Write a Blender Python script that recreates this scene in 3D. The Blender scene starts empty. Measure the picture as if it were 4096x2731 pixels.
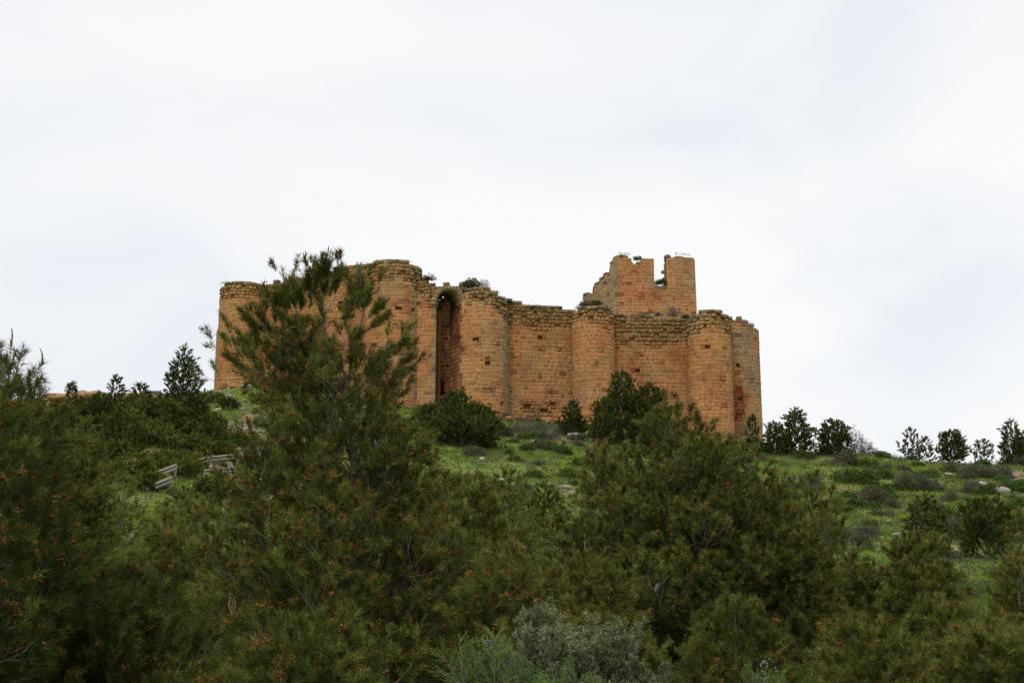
import bpy, math, random
import numpy as np
PI = math.pi
sc = bpy.context.scene
C = sc.collection

# ---------------------------------------------------------------- camera
FPX, PITCH = 1487.0, math.radians(10.0)
cam_d = bpy.data.cameras.new('camera'); cam = bpy.data.objects.new('camera', cam_d); C.objects.link(cam)
cam_d.sensor_width = 36.0; cam_d.lens = FPX / 1024 * 36.0
cam_d.clip_start = 0.1; cam_d.clip_end = 20000
cam.location = (0, 0, 0); cam.rotation_euler = (PI / 2 + PITCH, 0, 0)
sc.camera = cam

# ---------------------------------------------------------------- sky, sun, exposure
SUN_EL, SUN_AZ = math.radians(48), math.radians(205)     # azimuth clockwise from +Y: behind the viewer, a little to the left
world = bpy.data.worlds.new("World"); sc.world = world; world.use_nodes = True
nt = world.node_tree; N = nt.nodes; Lk = nt.links; N.clear()
out = N.new('ShaderNodeOutputWorld')
sky = N.new('ShaderNodeTexSky'); sky.sky_type = 'NISHITA'; sky.sun_disc = False
sky.sun_elevation = SUN_EL; sky.sun_rotation = SUN_AZ
b1 = N.new('ShaderNodeBackground'); b1.inputs[1].default_value = 0.10; Lk.new(sky.outputs[0], b1.inputs[0])
tc = N.new('ShaderNodeTexCoord'); mp = N.new('ShaderNodeMapping'); mp.inputs['Scale'].default_value = (1.0, 1.0, 2.2)
Lk.new(tc.outputs['Generated'], mp.inputs[0])
nz = N.new('ShaderNodeTexNoise'); nz.inputs['Scale'].default_value = 3.3; nz.inputs['Detail'].default_value = 4.0
nz.inputs['Roughness'].default_value = 0.45; nz.inputs['Distortion'].default_value = 0.5
Lk.new(mp.outputs[0], nz.inputs['Vector'])
rp = N.new('ShaderNodeValToRGB'); e = rp.color_ramp.elements
e[0].position = 0.36; e[0].color = (0.86, 0.895, 0.945, 1); e[1].position = 0.60; e[1].color = (1.0, 1.0, 1.0, 1)
m_ = e.new(0.48); m_.color = (0.935, 0.95, 0.975, 1)
Lk.new(nz.outputs[0], rp.inputs[0])
sx = N.new('ShaderNodeSeparateXYZ'); Lk.new(tc.outputs['Generated'], sx.inputs[0])
mr = N.new('ShaderNodeMapRange'); mr.interpolation_type = 'SMOOTHSTEP'
mr.inputs['From Min'].default_value = 0.42; mr.inputs['From Max'].default_value = 1.0
mr.inputs['To Min'].default_value = 1.0; mr.inputs['To Max'].default_value = 1.75
Lk.new(sx.outputs[2], mr.inputs['Value'])
b2 = N.new('ShaderNodeBackground'); Lk.new(rp.outputs[0], b2.inputs[0]); Lk.new(mr.outputs[0], b2.inputs[1])
mx = N.new('ShaderNodeMixShader'); mx.inputs[0].default_value = 0.94
Lk.new(b1.outputs[0], mx.inputs[1]); Lk.new(b2.outputs[0], mx.inputs[2]); Lk.new(mx.outputs[0], out.inputs[0])

sl = bpy.data.lights.new('sun', 'SUN'); sl.energy = 1.3; sl.angle = math.radians(14); sl.color = (1.0, 0.955, 0.88)
so = bpy.data.objects.new('sun', sl); C.objects.link(so)
so.rotation_euler = (PI / 2 - SUN_EL, 0, PI - SUN_AZ + 0)
from mathutils import Vector
_sd = Vector((math.sin(SUN_AZ) * math.cos(SUN_EL), math.cos(SUN_AZ) * math.cos(SUN_EL), math.sin(SUN_EL)))
so.rotation_euler = _sd.to_track_quat('Z', 'Y').to_euler()
sc.view_settings.view_transform = 'Standard'; sc.view_settings.look = 'None'
sc.view_settings.exposure = 0.0; sc.view_settings.gamma = 1.0
sc.cycles.max_bounces = 6; sc.cycles.diffuse_bounces = 3; sc.cycles.transmission_bounces = 2
sc.cycles.transparent_max_bounces = 4

# ---------------------------------------------------------------- helpers
SP, CP = math.sin(PITCH), math.cos(PITCH)
def at(px, py, Y):
    """the point at distance Y in front of the viewer that is seen in direction (px, py)"""
    xc = (px - 512) / FPX; yc = (341 - py) / FPX
    k = Y / (CP - yc * SP)
    return np.array([xc * k, Y, (SP + yc * CP) * k])
def zat(py, Y): return at(512, py, Y)[2]
def xat(px, py, Y): return at(px, py, Y)[0]

def _h(ix, iy, iz, seed):
    n = (ix * 73856093) ^ (iy * 19349663) ^ (iz * 83492791) ^ (seed * 2654435)
    n = (n ^ (n >> 13)) * 1274126177 & 0x7fffffff
    n = (n ^ (n >> 16)) * 668265263 & 0x7fffffff
    return ((n ^ (n >> 15)) & 0xffff) / 65535.0
def vnoise(x, y, z=0.0, seed=0):
    x, y, z = np.broadcast_arrays(np.asarray(x, float), np.asarray(y, float), np.asarray(z, float))
    fx, fy, fz = np.floor(x), np.floor(y), np.floor(z)
    ix, iy, iz = fx.astype(np.int64), fy.astype(np.int64), fz.astype(np.int64)
    tx, ty, tz = x - fx, y - fy, z - fz
    tx, ty, tz = tx * tx * (3 - 2 * tx), ty * ty * (3 - 2 * ty), tz * tz * (3 - 2 * tz)
    r = 0
    for a in (0, 1):
        for b in (0, 1):
            for c in (0, 1):
                w = (tx if a else 1 - tx) * (ty if b else 1 - ty) * (tz if c else 1 - tz)
                r = r + w * _h(ix + a, iy + b, iz + c, seed)
    return r
def fbm(x, y, z=0.0, seed=0, o=3):
    r, a, t = 0, 1.0, 0
    for k in range(o):
        r = r + a * vnoise(np.asarray(x) * 2 ** k, np.asarray(y) * 2 ** k, np.asarray(z) * 2 ** k, seed + k * 17); t += a; a *= .5
    return r / t

def mesh_np(name, V, F, mats, col=None, smooth=False, mi=None):
    """V (n,3), F (m,k) with one k, or a list of such arrays"""
    V = np.asarray(V, np.float32)
    Fs = F if isinstance(F, list) else [F]
    Fs = [np.asarray(f, np.int32) for f in Fs if len(f)]
    me = bpy.data.meshes.new(name)
    me.vertices.add(len(V)); me.vertices.foreach_set('co', V.ravel())
    loops = np.concatenate([f.ravel() for f in Fs]); sizes = np.concatenate([np.full(len(f), f.shape[1], np.int32) for f in Fs])
    starts = np.concatenate([[0], np.cumsum(sizes)[:-1]]).astype(np.int32)
    me.loops.add(len(loops)); me.loops.foreach_set('vertex_index', loops)
    me.polygons.add(len(sizes)); me.polygons.foreach_set('loop_start', starts)
    if mi is not None: me.polygons.foreach_set('material_index', np.asarray(mi, np.int32))
    if smooth: me.polygons.foreach_set('use_smooth', np.ones(len(sizes), bool))
    for m in (mats if isinstance(mats, (list, tuple)) else [mats]): me.materials.append(m)
    if col is not None:
        ca = me.color_attributes.new('col', 'FLOAT_COLOR', 'POINT')
        c4 = np.ones((len(V), 4), np.float32); c4[:, :3] = col; ca.data.foreach_set('color', c4.ravel())
    me.update(calc_edges=True)
    return me
def obj(name, me, parent=None, loc=None):
    o = bpy.data.objects.new(name, me); C.objects.link(o)
    if parent is not None: o.parent = parent
    if loc is not None: o.location = loc
    return o
def empty(name, loc, rz=0.0, s=1.0):
    o = bpy.data.objects.new(name, None); C.objects.link(o); o.location = loc; o.rotation_euler.z = rz; o.scale = (s, s, s)
    o.empty_display_size = 0.3
    return o
def tag(o, label=None, cat=None, group=None, kind=None):
    if label: o['label'] = label
    if cat: o['category'] = cat
    if group: o['group'] = group
    if kind: o['kind'] = kind
    return o
class MB:
    def __init__(s): s.v = []; s.f = []; s.c = []; s.n = 0
    def add(s, V, F, col):
        V = np.asarray(V, float); F = np.asarray(F, int)
        s.v.append(V); s.f.append(F + s.n); s.c.append(np.broadcast_to(np.asarray(col, float), (len(V), 3))); s.n += len(V)
    def mesh(s, name, mat, smooth=False):
        by = {}
        for f in s.f: by.setdefault(f.shape[1], []).append(f)
        return mesh_np(name, np.concatenate(s.v), [np.concatenate(b) for b in by.values()], mat, np.concatenate(s.c), smooth)

# ---------------------------------------------------------------- materials
def mat_attr(name, rough=0.9, noise=0.25, scale=6.0, bump=0.0, bscale=18.0, trans=0.0, spec=0.2, ncol=None):
    """surface colour from the 'col' attribute of the piece, varied by fine noise"""
    m = bpy.data.materials.new(name); m.use_nodes = True
    t = m.node_tree; n = t.nodes; l = t.links
    bs = n['Principled BSDF']; bs.inputs['Roughness'].default_value = rough; bs.inputs['Specular IOR Level'].default_value = spec
    a = n.new('ShaderNodeAttribute'); a.attribute_name = 'col'
    col = a.outputs['Color']
    if noise:
        g = n.new('ShaderNodeNewGeometry'); x = n.new('ShaderNodeTexNoise'); x.inputs['Scale'].default_value = scale
        x.inputs['Detail'].default_value = 5; x.inputs['Roughness'].default_value = 0.65; l.new(g.outputs['Position'], x.inputs['Vector'])
        r = n.new('ShaderNodeMapRange'); r.inputs['From Min'].default_value = .3; r.inputs['From Max'].default_value = .7
        r.inputs['To Min'].default_value = 1 - noise; r.inputs['To Max'].default_value = 1 + noise; l.new(x.outputs[0], r.inputs['Value'])
        mu = n.new('ShaderNodeVectorMath'); mu.operation = 'SCALE'; l.new(col, mu.inputs[0]); l.new(r.outputs[0], mu.inputs['Scale'])
        col = mu.outputs[0]
        if ncol is not None:
            x2 = n.new('ShaderNodeTexNoise'); x2.inputs['Scale'].default_value = scale * .45; x2.inputs['Detail'].default_value = 6
            l.new(g.outputs['Position'], x2.inputs['Vector'])
            r2 = n.new('ShaderNodeMapRange'); r2.inputs['From Min'].default_value = .54; r2.inputs['From Max'].default_value = .72
            r2.inputs['To Max'].default_value = .55; l.new(x2.outputs[0], r2.inputs['Value'])
            mm = n.new('ShaderNodeMix'); mm.data_type = 'RGBA'; l.new(r2.outputs[0], mm.inputs[0]); l.new(col, mm.inputs[6]); mm.inputs[7].default_value = (*ncol, 1)
            col = mm.outputs[2]
        if bump:
            x3 = n.new('ShaderNodeTexNoise'); x3.inputs['Scale'].default_value = bscale; x3.inputs['Detail'].default_value = 6
            l.new(g.outputs['Position'], x3.inputs['Vector'])
            bp = n.new('ShaderNodeBump'); bp.inputs['Strength'].default_value = bump; bp.inputs['Distance'].default_value = .06
            l.new(x3.outputs[0], bp.inputs['Height']); l.new(bp.outputs[0], bs.inputs['Normal'])
    l.new(col, bs.inputs['Base Color'])
    if trans:
        tr = n.new('ShaderNodeBsdfTranslucent'); l.new(col, tr.inputs[0])
        ms = n.new('ShaderNodeMixShader'); ms.inputs[0].default_value = trans
        l.new(bs.outputs[0], ms.inputs[1]); l.new(tr.outputs[0], ms.inputs[2]); l.new(ms.outputs[0], n['Material Output'].inputs[0])
    return m
M_STONE = mat_attr('weathered_sandstone', .95, .22, 3.0, .55, 14, spec=.1)
M_ROCK = mat_attr('pale_rock', .95, .3, 3.0, .8, 9, spec=.1)
M_NEEDLE = mat_attr('pine_needles', .8, 0, trans=.22, spec=.06)
M_LEAF = mat_attr('leaves', .75, 0, trans=.25, spec=.08)
M_BARK = mat_attr('bark', .95, .3, 25, .4, 60, spec=.1)
M_BUD = mat_attr('pollen_cones', .8, 0, spec=.1)
M_LOG = mat_attr('weathered_logs', .85, .25, 9, .3, 40, spec=.1)

# ---------------------------------------------------------------- terrain
UT = [-.60, -.36, -.29, -.235, -.20, -.183, -.10, -.018, .06, .133, .16, .20, .25, .30, .344, .60]
TT = [.128, .133, .1375, .1405, .1425, .145, .134, .1235, .117, .1090, .1045, .1010, .0965, .0925, .0915, .088]
YT = [130, 132, 133, 140, 152, 154.5, 149.5, 147.5, 150, 150.5, 150, 149, 147, 145, 143, 140]
def gz(x, y, rough=True):
    x = np.asarray(x, float); y = np.asarray(y, float)
    u = np.clip(x / np.maximum(y, 60), -.6, .6)
    T = np.interp(u, UT, TT); Yc = np.interp(u, UT, YT)
    Zc = T * Yc
    q = np.clip(y / Yc, 0, 1)
    z = -1.75 + (Zc + 1.75) * q ** 2
    z = np.where(y < 0, -1.75 + np.maximum(y, -400) * .04, z)
    pl = np.interp(u, [-.6, -.26, -.20, .15, .19, .6], [3, 5, 34, 34, 4, 2])
    d = np.maximum(y - Yc - pl, 0)
    fall = np.where(d < 30, .006 * d * d, 5.4 + .36 * (d - 30))
    z = z + np.where(y > Yc, -np.minimum(fall, Zc + 12), 0) + np.clip(y - Yc, 0, 4) * .03
    if rough:
        a = np.interp(y, [0, 20, 60, 120, 160, 400], [.15, .2, .5, .75, .6, 2.5])
        near = np.exp(-((x + 4) / 24) ** 2 - ((y - 155) / 9) ** 2)       # the castle stands on level ground
        z = z + (fbm(x / 9, y / 9, 0, 5, 4) - .5) * a * (1 - .75 * near) + (vnoise(x / 1.7, y / 1.7, 0, 9) - .5) * .16
    return z

def build_ground():
    def spaced(a, b, step, far, n):
        core = np.arange(a, b, step); g = step * np.cumsum(1.16 ** np.arange(n)); g = g[g < far]
        return np.concatenate([(a - g)[::-1], core, b + g])
    xs = spaced(-75, 75, .75, 4000, 50); ys = spaced(6, 185, .75, 4500, 50)
    X, Y = np.meshgrid(xs, ys); Z = gz(X, Y)
    n, m = len(xs), len(ys)
    V = np.stack([X, Y, Z], -1).reshape(-1, 3)
    i = np.arange(m - 1)[:, None] * n + np.arange(n - 1)[None, :]
    F = np.stack([i, i + 1, i + n + 1, i + n], -1).reshape(-1, 4)
    mt = bpy.data.materials.new('hillside_ground'); mt.use_nodes = True
    t = mt.node_tree; nn = t.nodes; l = t.links; bs = nn['Principled BSDF']; bs.inputs['Roughness'].default_value = .97
    bs.inputs['Specular IOR Level'].default_value = .1
    g = nn.new('ShaderNodeNewGeometry')
    def noise(s, d=5):
        x = nn.new('ShaderNodeTexNoise'); x.inputs['Scale'].default_value = s; x.inputs['Detail'].default_value = d; x.inputs['Roughness'].default_value = .62
        l.new(g.outputs['Position'], x.inputs['Vector']); return x.outputs[0]
    def ramp(src, els):
        r = nn.new('ShaderNodeValToRGB'); r.color_ramp.elements[0].position = els[0][0]; r.color_ramp.elements[0].color = (*els[0][1], 1)
        r.color_ramp.elements[1].position = els[-1][0]; r.color_ramp.elements[1].color = (*els[-1][1], 1)
        for p, c in els[1:-1]: r.color_ramp.elements.new(p).color = (*c, 1)
        l.new(src, r.inputs[0]); return r.outputs[0]
    def mix(f, a, b):
        x = nn.new('ShaderNodeMix'); x.data_type = 'RGBA'; l.new(f, x.inputs[0]); l.new(a, x.inputs[6]); l.new(b, x.inputs[7]); return x.outputs[2]
    grass = ramp(noise(1.1, 8), [(.32, (.066, .092, .020)), (.5, (.118, .165, .028)), (.68, (.175, .22, .044))])
    earth = ramp(noise(2.6, 8), [(.32, (.13, .10, .065)), (.5, (.22, .15, .09)), (.7, (.36, .28, .19))])
    f = nn.new('ShaderNodeMapRange'); f.inputs['From Min'].default_value = .54; f.inputs['From Max'].default_value = .64
    l.new(noise(.16, 7), f.inputs['Value'])
    at_ = nn.new('ShaderNodeAttribute'); at_.attribute_name = 'col'; mxm = nn.new('ShaderNodeMath'); mxm.operation = 'MAXIMUM'
    l.new(at_.outputs['Fac'], mxm.inputs[0]); l.new(f.outputs[0], mxm.inputs[1])
    l.new(mix(mxm.outputs[0], grass, earth), bs.inputs['Base Color'])
    bp = nn.new('ShaderNodeBump'); bp.inputs['Strength'].default_value = .8; bp.inputs['Distance'].default_value = .2
    l.new(noise(4, 8), bp.inputs['Height']); l.new(bp.outputs[0], bs.inputs['Normal'])
    def spot(px, py, rx, ry):
        Ys = np.linspace(60, 150, 300); k = np.argmax(gz(xat(px, py, 1) * Ys, Ys) >= zat(py, 1) * Ys); Yq = Ys[k]; xq = xat(px, py, Yq)
        return np.exp(-(((V[:, 0] - xq) / rx) ** 2 + ((V[:, 1] - Yq) / ry) ** 2) ** 1.5)
    bare_ = np.maximum.reduce([spot(238, 432, 2.2, 16), spot(232, 455, 3.0, 12), spot(1003, 474, 3.2, 7), spot(285, 448, 4.0, 8), spot(205, 463, 4.5, 4), spot(555, 437, 2.5, 2)])
    bare_ = bare_ * (.4 + 1.1 * fbm(V[:, 0] / 1.3, V[:, 1] / 1.3, 0, 8, 3))
    global BARE; BARE = (V, bare_)
    o = obj('ground', mesh_np('ground', V, F, mt, np.repeat(np.clip(bare_, 0, 1)[:, None], 3, 1), smooth=True)); tag(o, kind='structure', label='grassy hillside rising to the castle')
build_ground()

# ---------------------------------------------------------------- castle masonry
rng = np.random.default_rng(7)
ZC = [13.0]
while ZC[-1] < 40: ZC.append(ZC[-1] + float(rng.choice([.34, .38, .42, .46, .39])))
ZC = np.array(ZC)

class Path:
    """a line on the ground followed by a wall face; outward is to the right of its direction of travel"""
    def __init__(s, pts):
        s.p = np.array(pts, float); d = np.diff(s.p, axis=0); s.l = np.hypot(d[:, 0], d[:, 1])
        s.cum = np.concatenate([[0], np.cumsum(s.l)]); s.L = s.cum[-1]
        nn = np.stack([d[:, 1], -d[:, 0]], 1) / s.l[:, None]
        s.sn = nn
        vn = np.zeros_like(s.p); vn[:-1] += nn; vn[1:] += nn; s.vn = vn / np.linalg.norm(vn, axis=1)[:, None]
    def pos(s, t):
        return np.stack([np.interp(t, s.cum, s.p[:, 0]), np.interp(t, s.cum, s.p[:, 1])], -1)
    def nrm(s, t):
        n = np.stack([np.interp(t, s.cum, s.vn[:, 0]), np.interp(t, s.cum, s.vn[:, 1])], -1)
        return n / np.linalg.norm(n, axis=-1, keepdims=True)

def arc(cx, cy, r, a0, a1, n=28):
    """angles in degrees measured from -Y (towards the viewer), positive to the right"""
    a = np.radians(np.linspace(a0, a1, n)); return [(cx + r * math.sin(t), cy - r * math.cos(t)) for t in a]

def lin(c): return np.array([((v / 255) / 12.92 if v / 255 < .04045 else ((v / 255 + .055) / 1.055) ** 2.4) for v in c])
K_AL = 1.29
ORANGE, TAN, RED = lin((149, 104, 64)) * K_AL, lin((142, 107, 69)) * K_AL, lin((140, 87, 57)) * K_AL
OCHRE, GREY, DGREY = lin((140, 110, 69)) * K_AL, lin((118, 107, 84)) * K_AL, lin((92, 84, 68)) * K_AL
MORTAR = lin((182, 138, 92)) * K_AL
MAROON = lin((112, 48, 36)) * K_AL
HOLE = lin((96, 66, 42))

def masonry(name, path, z0, ztop, parent, seed, batter=.012, zref=None, ero_top=1.6, ero_low=0.0, grey=0.0, red=0.0, flank=0.0,
            wmin=.36, wmax=.78, solid=None, skip=None, maroon=None, recess_dark=None, sound=1.0, label=None, cap=.0, redge=None, rubk=.35, brk=(), shade=1.0):
    r = np.random.default_rng(seed)
    ztop_v = np.vectorize(ztop, otypes=[float]) if not isinstance(ztop, np.ufunc) else ztop
    S, Z, W, H = [], [], [], []
    zmax = max(float(ztop(t)) for t in np.linspace(0, path.L, 60))
    zref = zmax if zref is None else zref
    rub = lambda s: .12 + rubk * (fbm(np.asarray(s) * 1.1, seed * 3.1, 0, seed) - .5)
    for k in range(len(ZC) - 1):
        a, b = ZC[k], ZC[k + 1]
        if b < z0 or a > zmax: continue
        s = -r.uniform(0, .4)
        while s < path.L:
            w = r.uniform(wmin, wmax) * (.78 if ztop(min(max(s, 0), path.L)) - b < ero_top * .8 else 1); e1 = min(s + w, path.L); s0 = max(s, 0)
            for b_ in brk:
                if s0 + .02 < b_ < e1 + .12: e1 = b_; w = e1 - s
            w = max(w, .05)
            if path.L - e1 < .2: e1 = path.L
            if e1 - s0 > .08: S.append((s0 + e1) / 2); W.append(e1 - s0); Z.append((a + b) / 2); H.append(b - a)
            s = e1 if e1 == path.L else s + w
            if e1 == path.L: break
    S, Z, W, H = map(np.array, (S, Z, W, H))
    zt = ztop_v(S) + rub(S)
    keep = Z + H * .1 < zt
    if skip is not None: keep &= ~skip(S, Z)
    S, Z, W, H, zt = S[keep], Z[keep], W[keep], H[keep], zt[keep]
    n = len(S); dep = zt - Z
    en = fbm(S / 1.6, Z / 1.1, 0, seed + 40, 3)
    bound = ero_top * (.55 + .9 * fbm(S / 2.2, 3.3, 0, seed + 77, 2))
    ero = np.clip((bound - dep) / .5, 0, 1) * np.clip(.45 + 1.3 * (en - .3), .25, 1)
    if ero_low:
        low = np.clip((ero_low - (Z - z0 - 1.5)) / 1.0, 0, 1); ero = np.maximum(ero, low * np.clip((en - .38) * 3, 0, .8))
    spots = np.clip((fbm(S / 1.3, Z / .5, 0, seed + 90, 2) - .72) * 8, 0, .7) * sound
    ero = np.maximum(ero, spots)
    U = r.random((n, 6))
    miss = (U[:, 0] < .14 * (ero > .45) * (dep > .3)) | (U[:, 0] < .0015)
    # some eroded blocks are only thin slabs: lower the height, leave a dark joint
    S, Z, W, H, zt, dep, ero, en, U = [a[~miss] for a in (S, Z, W, H, zt, dep, ero, en, U)]; n = len(S)
    # unit cell
    A = np.array([-1, -1, -.5, 0, .5, 1, 1]); i7 = np.arange(8)
    ca = np.array([-1., -1, -1, -1, 1, 1, 1, 1]); jw = np.array([0, 0, 1, 1, 1, 1, 0, 0.]); ins = np.array([0, 0, 0, 1, 1, 0, 0, 0.])
    lev = np.array([0, 1, 1, 2, 2, 1, 1, 0])
    I, J = np.meshgrid(i7, i7); I = I.ravel(); J = J.ravel()
    jt = .025 + .012 * U[:, 1] + .02 * ero                      # half joint
    hw, hh = W / 2, H / 2
    shr = 1 - .40 * (ero > .5) * (U[:, 2] < .12) + (ero > .3) * (U[:, 5] - .6) * .35
    def coord(idx, half, joint, sh):
        base = ca[idx][None, :] * half[:, None]
        inner = ca[idx][None, :] * (half[:, None] * sh[:, None] - joint[:, None] * jw[idx][None, :] - .035 * ins[idx][None, :])
        return np.where((jw[idx] > 0)[None, :], inner, base)
    ds = coord(I, hw, jt, np.ones(n)); dz = coord(J, hh, jt, shr)
    L = np.minimum(lev[I], lev[J])
    mort = np.where(ero > .3, -.08, -.008) + 0 * ero
    prot = (U[:, 3] - .5) * (.018 + .13 * ero) - .03 * ero
    deepb = np.where(dep < .75, -.75, -.28)
    off = np.where(L[None, :] == 0, deepb[:, None], np.where(L[None, :] == 1, mort[:, None], prot[:, None] + .004))
    jitter = .009 + .035 * ero
    core_in = (L == 2) | ((jw[I] > 0) & (jw[J] > 0))
    ds = ds + r.normal(0, 1, ds.shape) * jitter[:, None] * core_in[None, :]
    dz = dz + r.normal(0, 1, dz.shape) * jitter[:, None] * core_in[None, :]
    off = off + r.normal(0, 1, off.shape) * (jitter * .8)[:, None] * (L == 2)[None, :]
    tilt = (U[:, 4] - .5) * .22 * ero
    dz = dz + ((U[:, 0] * 37 % 1 - .5) * .16 * ero)[:, None] * (jw[I] * jw[J])[None, :]
    dz = dz + ds * tilt[:, None]
    s_ = np.clip(S[:, None] + ds, 0, path.L); z_ = Z[:, None] + dz
    P = path.pos(s_); NN = path.nrm(s_)
    o_ = off + batter * (zref - z_)
    V = np.concatenate([P + NN * o_[..., None], z_[..., None]], -1).reshape(-1, 3)
    q = (np.arange(7)[:, None] * 8 + np.arange(7)[None, :]).ravel()
    cell = np.stack([q, q + 1, q + 9, q + 8], 1)
    F = (cell[None] + (np.arange(n) * 64)[:, None, None]).reshape(-1, 4)
    # stone colours: beds of orange and tan, red stains, ochre in the broken top courses, grey lichen on the crest
    c1 = np.clip((fbm(S / 3, Z / 1.8, 0, seed + 5) - .35) * 2.2 + (U[:, 5] - .5) * .7, 0, 1)[:, None]
    c = ORANGE * (1 - c1) + TAN * c1
    rr = np.clip((fbm(S / 2.4, Z / 3.0, 0, seed + 6) - .56 + red * .16) * 5, 0, .75)[:, None]; c = c * (1 - rr) + RED * rr
    oc = np.clip((ero_top * 1.15 - dep) / 1.2, 0, 1)[:, None] * .8; c = c * (1 - oc) + OCHRE * oc
    gr = np.clip((.75 - dep) / .6 + (U[:, 1] - .5) * .9, 0, 1) * .85
    gr = np.maximum(gr, np.clip((fbm(S / 1.5, Z / 3.5, 0, seed + 8) - .60 + grey * .3) * 4, 0, .75) * (.35 + .65 * min(grey + .3, 1)))
    if flank:
        gr = np.maximum(gr, np.clip((S / path.L - flank) / .08, 0, 1) * np.clip(.45 + .9 * fbm(S, Z / 2, 0, seed + 9), 0, .9))
    if redge:
        gr = np.maximum(gr, np.clip((redge - (path.L - S)) / .15, 0, 1) * .8)
    c = c * (1 - gr[:, None]) + (GREY * (.8 + .4 * U[:, 2:3])) * gr[:, None]
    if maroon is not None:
        mm = maroon(S, Z, U)[:, None]; c = c * (1 - mm) + (MAROON if recess_dark is None else recess_dark) * mm
    c = c * (1 + (U[:, 4:5] - .5) * .26)
    dk = (U[:, 5] < .08)[:, None]; c = np.where(dk, c * .72, c)
    mc = MORTAR * (1 - gr[:, None] * .55) + GREY * gr[:, None] * .2
    mc = mc * .62 + c * .38
    fade = np.clip((fbm(S / 2.0, Z / 1.5, 0, seed + 12) - .36) * 4, 0, 1)[:, None]
    mc = np.where((ero > .3)[:, None], c * .6, mc * fade + c * 1.04 * (1 - fade))
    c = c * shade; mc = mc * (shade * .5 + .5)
    stone = (L == 2) | ((jw[I] > 0) & (jw[J] > 0) & (ero.max() < 0))
    col = np.where((L == 2)[None, :, None], c[:, None, :], mc[:, None, :]).reshape(-1, 3)
    # core of the wall, behind the facing stones
    ns = max(8, int(path.L / .35)); nzz = max(8, int((zmax - z0) / .5)) + 1
    gs = np.linspace(0, path.L, ns); top = ztop_v(gs) - .42 + rub(gs)
    tz = np.linspace(0, 1, nzz); GS = np.broadcast_to(gs, (nzz, ns)); GZ = z0 + (top[None, :] - z0) * tz[:, None]
    if skip is None:
        Pc = path.pos(GS) + path.nrm(GS) * (-.22 + batter * (zref - GZ))[..., None]
        Vc = np.concatenate([Pc, GZ[..., None]], -1).reshape(-1, 3)
        qi = (np.arange(nzz - 1)[:, None] * ns + np.arange(ns - 1)[None, :]).ravel()
        Fc = [np.stack([qi, qi + 1, qi + ns + 1, qi + ns], 1)]
        if solid is not None:           # thickness: push a back face away from the front
            Pb = path.pos(GS) + path.nrm(GS) * (-solid + 0 * GZ)[..., None]
            if cap: Pb = np.broadcast_to(np.asarray(cap, float), Pb.shape)
            Vb = np.concatenate([Pb, GZ[..., None]], -1).reshape(-1, 3); nb = len(Vc)
            Vc = np.concatenate([Vc, Vb]); Fc.append(np.stack([qi + nb, qi + ns + nb, qi + ns + 1 + nb, qi + 1 + nb], 1))
            tq = (nzz - 1) * ns + np.arange(ns - 1); Fc.append(np.stack([tq, tq + 1, tq + 1 + nb, tq + nb], 1))
            for e_ in (0, ns - 1):
                k = np.arange(nzz - 1) * ns + e_; Fc.append(np.stack([k, k + ns, k + ns + nb, k + nb], 1))
        Vc = Vc + 0.0
        nr_ = np.clip((Vc[:, 2:3] - (zmax - 4)) / 2, 0, 1)
        cc = (HOLE[None, :] * (1 - nr_) + OCHRE * .62 * nr_) * (.8 + .5 * fbm(Vc[:, 0], Vc[:, 1], Vc[:, 2], 3))[:, None]
        F = [F] + [f + len(V) for f in Fc]; V = np.concatenate([V, Vc]); col = np.concatenate([col, cc])
    o = obj(name, mesh_np(name, V, F, M_STONE, col), parent)
    if label: o['label'] = label
    return o

castle = empty('castle', (-3.0, 155.0, float(gz(-3.0, 155.0, False))))
tag(castle, 'ruined orange sandstone castle with round towers on top of the green hill', 'castle')
castle_inv = np.array(castle.location)
# pieces are modelled in world coordinates; shift them under the castle's own base
_obj = obj
def obj(name, me, parent=None, loc=None):
    o = _obj(name, me, parent, loc)
    if parent is castle or (parent is not None and parent.parent is castle): 
        if parent is castle: o.location = -castle_inv
    return o

def ramp_top(tab, Y):
    """tab: (px, py) along the crest; returns a height by world x at distance Y"""
    xs = [xat(p, q, Y) for p, q in tab]; zs = [zat(q, Y) for p, q in tab]
    return lambda x: float(np.interp(x, xs, zs))

def round_tower(px, Y, rpx, tab, seed, base_py=None, name='round_tower', a0=-105, a1=105, **kw):
    cx = xat(px, 350, Y); r = rpx / FPX * Y
    path = Path(arc(cx, Y, r, a0, a1, 40))
    top = ramp_top(tab, Y - r * .9)
    ztop = lambda s: top(path.pos(s)[0]) 
    zb = float(gz(cx, Y - r, False)) - 1.6
    o = masonry(name, path, zb, ztop, castle, seed, solid=1.0, **kw)
    # closed round core and back
    n = 40; zt = min(float(ztop(t)) for t in np.linspace(0, path.L, 30)) - .35
    a = np.linspace(0, 2 * PI, n, endpoint=False); rr = r - .32
    V = np.concatenate([np.stack([cx + rr * np.sin(a), Y - rr * np.cos(a), np.full(n, z)], 1) for z in (zb, zt)] + [[[cx, Y, zt + .15]]])
    i = np.arange(n); j = (i + 1) % n
    me = mesh_np('masonry_core', V, [np.stack([i, j, j + n, i + n], 1), np.stack([i + n, j + n, np.full(n, 2 * n)], 1)], M_STONE, np.broadcast_to(OCHRE * .8, (len(V), 3)))
    _obj('masonry_core', me, o)
    return cx, r, zb

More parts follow.
